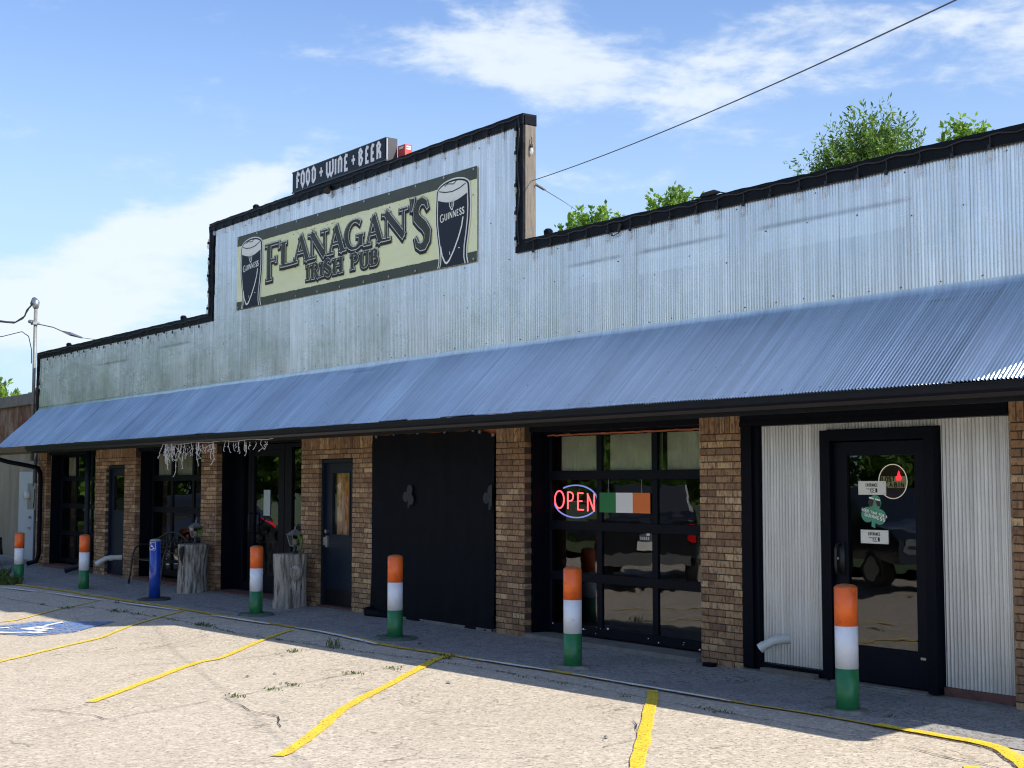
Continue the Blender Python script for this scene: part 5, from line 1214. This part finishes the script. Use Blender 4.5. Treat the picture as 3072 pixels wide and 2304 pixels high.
for (x,y,n,h) in ((-8.5,-2.2,60,.07),(-7.2,-1.95,70,.06),(-6.4,-1.92,40,.05),(-4.3,-1.9,70,.08),(-4.05,-1.93,40,.06),(-2.0,-1.97,26,.05),(-.85,-1.92,40,.18),(.75,-1.53,45,.06),(.95,-1.62,25,.05),(1.0,-2.3,50,.05),(.93,-2.7,70,.05),(1.2,-3.5,70,.05),(1.33,-3.75,60,.04),(1.5,-4.2,60,.045),(4.95,-1.86,50,.04),(4.7,-1.83,25,.03),(-1.0,-2.3,70,.055),(-1.02,-2.5,12,.04),(2.45,-1.83,20,.03),(-8.0,-1.6,30,.06),(-7.9,-1.3,25,.05),(-7.6,-1.28,20,.04),(-.2,-1.2,22,.05),(5.9,-1.05,26,.035),(6.15,.02,20,.06),(-6.9,-1.93,40,.05),(-9.5,-2.25,30,.05),(3.9,-1.9,20,.03),(.3,-1.85,20,.03)):
    blades(mb,x,y,int(n*.55),h*(.6 if h<.1 else .75),.17 if n>30 else .08,.0035)
for k in range(70):
    t=random.random(); x=-8.7+t*13; y=float(np.interp(x,[-8.7,-8.1,-5.5,-2.95,-.87,1.45,4.3],[-2.23,-1.98,-1.88,-2,-1.93,-1.76,-1.85])); blades(mb,x,y,4,.022,.08,.003)
mb.build('weeds',M['weed'],kind='stuff')
o=thing('weed_clump','leafy weed clump at the far left around the last bollard','plant',(-13.9,-1.7,-.12))
mb=MB(); 
for k in range(9): blades(mb,-14.25+.14*k,-1.62+.05*math.sin(k),60,.30 if k<5 else .16,.22,.012)
mb.build('leaves',M['weed'],o)
# ---------------------------------------------------------------- neighbour building (left)
NB=thing('neighbour_shed','low beige metal shed with rusty corrugated fascia beyond the pub','building',(-22,.6,0))
mb=MB(); mb.box(-34,-17.2,.62,8,-.4,3.5); mb.build('wall',M['beige'],NB)
PITCH=.14
q=sheet(-34,-17.25,[(.55,2.55),(.55,3.505)],.022,0,.2); q.build('corrugated_fascia',M['rustmetal'],NB,True)
PITCH=.30; x=-30.2
while x<-17.3:
    x1=min(x+.91,-17.2)
    sheet(x,x1,[(.595,-.35),(.595,2.52)],.006,0,.2).build('siding_panel',M['beige'],NB,True); x=x1
mb=MB(); mb.box(-34,-17.1,.42,.62,3.51,3.76); mb.build('roof_edge',M['concrete'],NB)
mb=MB(); mb.box(-34,-17.2,.50,.56,2.46,2.56); mb.build('eave_trim',M['beige'],NB)
mb=MB(); mb.box(-19.86,-18.66,.545,.58,-.09,1.985); nd=mb.build('door',M['whitedoor'],NB)
mb=MB(); mb.tube([(-18.95,.54,.95),(-18.95,.49,.95)],.03,8); mb.box(-19.1,-18.92,.50,.515,.70,.73); mb.build('handle',M['metal'],nd)
mb=MB(); mb.box(-27.2,-26.1,3,3.6,3.5,4.32); tag(mb.build('rooftop_unit',M['placard']),'cream rooftop unit showing between the mast and the pub corner','rooftop unit')
# meter + conduit
o=thing('electric_meter','grey electric meter box with round glass dial by the white door','meter',(-17.4,.2,1.2))
mb=MB(); mb.box(-17.58,-17.05,.02,.2,1.16,1.72); mb.build('box',M['meter'],o)
mb=MB(); mb.tube([(-17.42,.02,1.47),(-17.42,-.10,1.47)],.095,14); mb.build('dial',M['pvc'],o,True)
mb=MB(); mb.tube([(-17.2,.05,1.66),(-17.2,.05,1.95),(-17.3,.1,2.2),(-17.35,.2,2.5)],.045,8); mb.tube([(-17.15,.05,1.2),(-17.15,.05,-.1)],.025,6); mb.tube([(-17.05,.0,1.6),(-16.98,-.02,1.4),(-17.02,-.02,1.2),(-17.1,0,1.3)],.01,5); mb.build('conduit',M['wire'],o,True)
o=thing('service_mast','galvanized service mast with weatherhead rising at the pub corner','mast',(-17.3,.0,2.3))
mb=MB(); mb.tube([(-17.27,0,2.2),(-17.27,0,5.52)],.038,12); mb.build('pole',M['lampgrey'],o,True)
mb=MB(); mb.tube([(-17.27,0,5.50),(-17.28,0,5.62),(-17.36,0,5.68),(-17.45,-.02,5.60)],[.06,.085,.075,.05],10); mb.build('weatherhead',M['metal'],o,True)
mb=MB(); mb.box(-17.36,-17.2,-.07,.07,5.14,5.20); mb.tube([(-17.3,-.05,5.2),(-17.42,-.08,5.22)],.04,8); mb.build('clamp',M['metal'],o)
def wireobj(name,pts,r,label,cat='cable'):
    mb=MB(); mb.tube(pts,r,6); return tag(mb.build(name,M['wire'],None,True),label,cat)
def sag(a,b,s,n=24): 
    a=Vector(a); b=Vector(b); return [tuple(a.lerp(b,i/n)+Vector((0,0,-s*4*(i/n)*(1-i/n)))) for i in range(n+1)]
wireobj('service_cable',[(-17.45,-.02,5.6),(-17.55,-.1,5.48),(-17.7,-.1,5.36),(-18.0,-.2,5.25),(-18.3,-.3,5.28),(-19.5,-1,5.5),(-24,-4,6.3)],.018,'thick twisted service cable drooping from the mast weatherhead')
wireobj('service_cable',[(-17.40,-.05,5.6),(-17.65,-.15,5.30),(-17.95,-.25,5.22),(-18.35,-.3,5.27),(-19.6,-1.05,5.45),(-24,-4.1,6.2)],.012,'thinner lower strand of the cable pair at the mast top')
wireobj('phone_cable',[(-17.31,-.05,4.3),(-17.33,-.05,4.6),(-17.45,-.08,4.9),(-17.8,-.12,5.03),(-18.6,-.3,4.98),(-24,-1.5,5.2)],.010,'thin black cable looping left from the middle of the mast')
o=thing('guy_wire','guy wire with turnbuckle running from the mast down behind the pub roof','cable',(-17.2,0,5.15))
mb=MB(); mb.tube([(-17.22,.0,5.16),(-17.0,.3,5.08),(-16.9,.45,5.0)],.012,5); mb.tube(sag((-16.6,.8,4.85),(-13.5,6,4.1),0),.006,4); mb.build('strand',M['wire'],o)
mb=MB(); mb.tube([(-16.9,.45,5.0),(-16.75,.6,4.93),(-16.6,.8,4.85)],[.015,.045,.02],6); mb.build('turnbuckle',M['rim'],o)
wireobj('overhead_wire',sag((.15,.06,5.19),(13.2,-10.6,5.9),-.18,40) if False else [(.15,.06,5.19)]+[tuple(Vector((.15,.06,5.19)).lerp(Vector((7.946,-3,4.409+.0)),t)+Vector((0,0,-.06*4*t*(1-t)))) for t in [i/20 for i in range(1,21)]]+[(10.0,-3.82,4.23),(12,-4.6,4.1)],.0048,'long overhead wire running from the gable post out to the upper right')
o=thing('guy_chain','rusty chain and wire running back from the gable post','chain',(.2,.1,5.18))
mb=MB(); a=Vector((.15,.12,5.16)); b=Vector((-2.1,2.35,5.72)); b=Vector((-3.0,3.1,5.86)); 
mb.tube([tuple(a.lerp(b,t)) for t in (.28,.6,1.0)],.006,4); mb.tube([tuple(b),(-6.2,6,6.6)],.005,4); mb.build('wire_strand',M['wire'],o)
mb=MB()
for k in range(14):
    p=a.lerp(b,.02*k); mb.tube([tuple(p+Vector((-.022,0,.008))),tuple(p+Vector((0,0,.02*(k%2)-.01))),tuple(p+Vector((.022,0,-.008)))],.012 if k%2 else .007,5)
mb.build('chain_links',M['timber'],o,True,'stuff')
# ---------------------------------------------------------------- right side wall (beyond the frame, casts the low shade)
mb=MB(); mb.box(8.97,17,.0,.15,-.02,2.5); tag(mb.build('side_wall',M['beige']),'plain beige wall continuing right of the pub','wall')
# ---------------------------------------------------------------- trees
def leaf_cloud(name,P,D,size,wid,m,parent):
    """P leaf base points, D directions; each leaf a bent two-quad blade"""
    n=len(P); r=rng.normal(size=(n,3)); side=np.cross(D,r); side/=np.linalg.norm(side,axis=1)[:,None]+1e-9
    s=size*rng.uniform(.6,1.25,(n,1)); w_=wid*s/size
    nrm=np.cross(side,D); mid=P+D*s*.5+nrm*s*.08; tip=P+D*s
    V=np.stack([P,mid+side*w_,tip,mid-side*w_],1).reshape(-1,3); F=np.arange(4*n).reshape(n,4)
    return mesh_np(name,V,F,m,parent)
def shoots(center,rad,n,l,lean_up=.7,per=26,size=.09,spread=.5):
    """upright leafy shoots over an ellipsoidal lobe"""
    c=np.array(center); rad=np.array(rad); P=[];D=[]
    for _ in range(n):
        u=rng.normal(size=3); u/=np.linalg.norm(u); u[2]=abs(u[2])*.9-.25; base=c+u*rad*rng.uniform(.35,.9); d=u*spread+np.array([0,0,lean_up])+rng.normal(size=3)*.22; d/=np.linalg.norm(d); L_=l*rng.uniform(.5,1.25)
        t=rng.uniform(0,1,per); p=base+np.outer(t*L_,d)+rng.normal(size=(per,3))*.02
        ld=d*.55+rng.normal(size=(per,3))*.6; ld/=np.linalg.norm(ld,axis=1)[:,None]; P.append(p);D.append(ld)
    return np.concatenate(P),np.concatenate(D)
def tree(loc,lobes,label,m,size,wid,n,l,kind='tree',per=26,up=.7,trunk_h=None,group=None,spread=.5):
    o=thing(kind,label,'tree',loc,group); PP=[];DD=[]
    for (c,rad,k) in lobes: p,d=shoots(c,rad,int(n*k),l,up,per,size,spread); PP.append(p);DD.append(d)
    P=np.concatenate(PP)-np.array(loc); D=np.concatenate(DD); leaf_cloud('crown',P,D,size,wid,m,o)
    mb=MB(); x,y,z=loc; top=max(c[2] for c,_,_ in lobes); cc=lobes[0][0]
    mb.tube([(x,y,z-.2),(x+.05,y,z+top*.35),(cc[0],cc[1],top-.2)],[.22,.17,.05],10)
    for (c,rad,k) in lobes:
        for j in range(4):
            a=rng.uniform(0,6.28); e=(c[0]+rad[0]*.7*math.cos(a),c[1]+rad[1]*.7*math.sin(a),c[2]+rad[2]*rng.uniform(-.1,.7)); mb.tube([(x+.05,y,z+top*.45),((x+c[0])/2,(y+c[1])/2,top*.62),(c[0],c[1],c[2]-rad[2]*.6),e],[.09,.06,.035,.008],5)
    mb.build('trunk',M['bark'],o,True); return o
# behind the roof, fitted to the crowns that show (distance plane Y=+9)
tree((-2.4,9,0),[((-2.2,9,6.55),(.68,.8,.75),.9),((-2.85,9.1,6.62),(.35,.6,.45),.4),((-1.68,8.9,6.7),(.45,.6,.6),.6),((-3.2,9,6.5),(.22,.4,.22),.12),((-1.95,9,7.1),(.25,.4,.45),.34),((-2.6,9,6.98),(.2,.3,.3),.22)],'tall narrow-leaved tree rising behind the right parapet',M['leafC'],.095,.016,135,.8,per=34,up=1.25,group='trees behind the pub roof')
tree((.0,9.2,0),[((-.62,9.2,6.80),(.16,.3,.25),.35),((-.28,9.2,6.95),(.16,.3,.32),.5)],'pair of bright leafy sprigs showing at the far right over the parapet',M['leafB'],.115,.030,46,.5,per=22,up=1.1,group='trees behind the pub roof')
tree((-9.5,9,0),[((-9.8,9,6.9),(.34,.5,.32),.6),((-9.1,9,6.9),(.38,.5,.34),.7)],'round bright green treetop beside the gable post',M['leafB'],.115,.032,60,.45,per=22,up=1.0,group='trees behind the pub roof')
tree((-6.9,9,0),[((-7.1,9,6.93),(.17,.4,.24),.45),((-6.65,9,6.95),(.2,.4,.24),.5)],'small two-tufted green treetop between the gable and the tall tree',M['leafB'],.11,.03,48,.42,per=22,up=1.0,group='trees behind the pub roof')
tree((-48.4,8,0),[((-48.4,8,5.1),(.9,1.0,.6),.6)],'leafy tree at the far left edge above the shed',M['leafB'],.28,.07,70,.9,per=22,group=None)
# trees across the lot that the windows reflect
random.seed(4)
base=None
P,D=[],[]
for (c,rad,k) in (((0,0,2.6),(3.0,2.8,2.6),1.0),((1.5,.8,4.6),(2.0,2.0,1.8),.6),((-1.6,-.6,4.9),(2.0,2.0,1.8),.6),((0,0,6.3),(1.7,1.7,1.4),.4),((2.2,-1,1.6),(1.6,1.6,1.5),.4),((-2.2,1,1.6),(1.6,1.6,1.5),.4)):
    p,d=shoots(c,rad,int(260*k),1.1,.25,26,.2,.8); P.append(p);D.append(d)
P=np.concatenate(P);D=np.concatenate(D)
spots=[(-12,-25,1.0,'nearest the road bend'),(-19,-22.5,1.1,'second along'),(-26,-19.5,1.0,''),(-32.5,-16.5,1.15,''),(-38,-13,1.05,''),(-43,-9.5,1.0,''),(-5,-27,1.1,''),(3,-28,1,''),(11,-29,1.1,''),(-48,-6,1.0,''),(-27,-26,1.3,''),(-36,-22,1.35,''),(-31,-9.5,1.35,''),(-37,-4.5,1.4,''),(-45,-1.5,1.5,''),(-56,-4,1.6,'')]
names=['bushy green tree across the lot, reflected in the centre garage door','broad tree across the lot behind the parked pickup','leafy tree across the lot reflected beside the flag plaque','wide leafy tree across the lot reflected in the storefront door','dense tree across the lot beyond the parked black car','dense tree reflected in the narrow storefront pane','tree across the lot facing the entrance door','tree directly opposite the right brick pillar','tree across the lot behind the photographer','farthest left tree of the row across the lot','taller tree in the second row behind the pickup','taller tree in the second row beyond the black car','tall tree standing left of the lot behind the black car','tall tree left of the lot facing the shed','tallest dark tree farther left of the shed','farthest tall tree on the left beyond the shed']
proto=None
for (x,y,s,_),nm in zip(spots,names):
    if proto is None:
        o=thing('roadside_tree',nm,'tree',(x,y,-.2),'trees across the lot')
        cr_=leaf_cloud('crown',P,D,.26,.075,M['leafA'],o); 
        q=MB(); q.tube([(0,0,-.5),(0,0,2),(.1,0,5.5)],[.3,.22,.06],8); q.tube([(0,0,2),(1.3,.6,4.5)],[.12,.03],6); q.tube([(0,0,2.2),(-1.4,-.5,4.8)],[.12,.03],6)
        me=bpy.data.meshes.new('trunk'); me.from_pydata(q.v,[],q.f); me.materials.append(M['bark']); tk=bpy.data.objects.new('trunk',me); COL.objects.link(tk); tk.parent=o; proto=(o,cr_,tk)
    else:
        o=proto[0].copy(); COL.objects.link(o); o['label']=nm; o.location=(x,y,-.2)
        for c in proto[1:]: k=c.copy(); COL.objects.link(k); k.parent=o
    o.rotation_euler=(0,0,random.uniform(0,6)); o.scale=(s,s,s*random.uniform(.9,1.1))
mb=MB()
for k in range(1500):
    x=random.uniform(-50,14); y=np.interp(x,[-50,-20,14],[-4,-20.5,-26])+random.uniform(-1.5,.6); z=gz(x,y)
    a=random.uniform(0,6.28); h=random.uniform(.2,.5); mb.add([(x-.12*math.cos(a),y-.12*math.sin(a),z),(x+.12*math.cos(a),y+.12*math.sin(a),z),(x+.1,y,z+h)],[(0,1,2)])
mb.build('grass',M['weed'],kind='stuff')
# ---------------------------------------------------------------- vehicles seen in the reflections
def vehicle(kind,label,loc,rz,pm):
    o=thing(kind,label,'car' if kind!='parked_pickup' else 'pickup truck',loc); z0=loc[2]
    L_=4.7; W_=1.85
    if kind=='parked_pickup':
        prof=[(-2.65,.55),(-2.65,1.22),(-.75,1.24),(-.70,1.28),(-.45,1.86),(.75,1.86),(1.25,1.28),(2.5,1.15),(2.68,.95),(2.68,.5)]
    else: prof=[(-2.3,.5),(-2.35,.95),(-2.2,1.15),(-1.75,1.60),(-.9,1.70),(.3,1.68),(1.05,1.18),(2.05,1.0),(2.32,.8),(2.35,.45)]
    def sec(y,ins): return [(x,y,z) for x,z in prof]
    mb=MB(); n=len(prof); ys=[(-W_/2,.0),(-W_/2+.0,.0)]
    layers=[(-.93,.0),(-.90,.03),(.90,.03),(.93,.0)]
    rows=[]
    for k,(yy) in enumerate((-.93,-.80,.80,.93)):
        r_=[]
        for (x,z) in prof:
            yv=yy
            if z>1.25: yv=yy*(.93 if abs(yy)>.9 else 1)*(1-.12*(z-1.25)/.5)
            r_.append((x,yv,z+(.015 if abs(yy)<.9 else 0)))
        rows.append(r_)
    for r_ in rows: mb.v+=r_
    for k in range(3):
        for i in range(n): mb.f.append((k*n+i,(k+1)*n+i,(k+1)*n+(i+1)%n,k*n+(i+1)%n))
    mb.f.append(tuple(range(n))); mb.f.append(tuple(range(4*n-1,3*n-1,-1)))
    q=lambda nm,b,m_,s=False:(lambda ob:setattr(ob,'parent',o) or ob)(b.build(nm,m_,None,s))
    q('body',mb,pm)
    g_=MB()
    for s in (-1,1):
        if kind=='parked_pickup': pts=[(-.62,1.32),(-.40,1.76),(.68,1.76),(1.08,1.32)]
        else: pts=[(-1.95,1.22),(-1.62,1.54),(-.85,1.62),(.2,1.60),(.80,1.22)]
        g_.poly([(x,s*(.868+.075*(1.30-z)/.5+ .012),z) for x,z in (pts if s<0 else pts[::-1])])
    q('side_window',g_,M['carglass'])
    wx=(-1.42,1.45) if kind!='parked_pickup' else (-1.7,1.75)
    for x in wx:
        for s in (-1,1):
            t_=MB(); t_.tube([(x,s*.70,.34),(x,s*.945,.34)],.34,22); w1=q('wheel',t_,M['tyre'])
            t_=MB(); t_.tube([(x,s*.93,.34),(x,s*.952,.34)],.21,14); rm=t_.build('rim',M['rim'],None); rm.parent=w1
    for s in (-1,1):
        t_=MB(); xr=prof[1][0]
        if kind=='parked_pickup': t_.box(xr-.02,xr+.06,s*.86-.05,s*.86+.05,.88,1.15)
        else: t_.add([(xr-.03,s*.45,1.0),(xr-.03,s*.94,.98),(xr+.42,s*.95,1.12),(xr-.0,s*.95,.86),(xr-.03,s*.6,.86),(xr+.1,s*.5,1.12)],[(0,1,3,4),(1,2,3),(0,5,2,1),(0,4,3,1)])
        q('tail_light',t_,M['tail'])
        t_=MB(); t_.box(prof[-1][0]-.12,prof[-1][0]+.0,s*.7-.14,s*.7+.14,.68,.82); q('headlight',t_,M['rim'])
    t_=MB(); t_.box(prof[0][0]-.08,prof[0][0]+.1,-.85,.85,.42,.62); q('bumper',t_,M['frameblk'] if kind!='parked_pickup' else M['rim'])
    t_=MB(); t_.box(prof[0][0]-.09,prof[0][0]-.082,-.17,.17,.70,.85); q('number_plate',t_,M['placard'])
    o.rotation_euler=(0,0,rz); return o
vehicle('parked_car','black hatchback car parked nose-in beyond the left edge of the lot',(-18.36,-2.86,-.24),R(90),M['carpaint'])
vehicle('parked_car','black car parked across the lot, mirrored in the entrance door glass',(-3.9,-11.2,-.1),R(22),M['truckpaint'])
vehicle('parked_pickup','dark pickup truck parked across the lot facing away',(-8.3,-9.1,-.2),R(-135),M['truckpaint'])
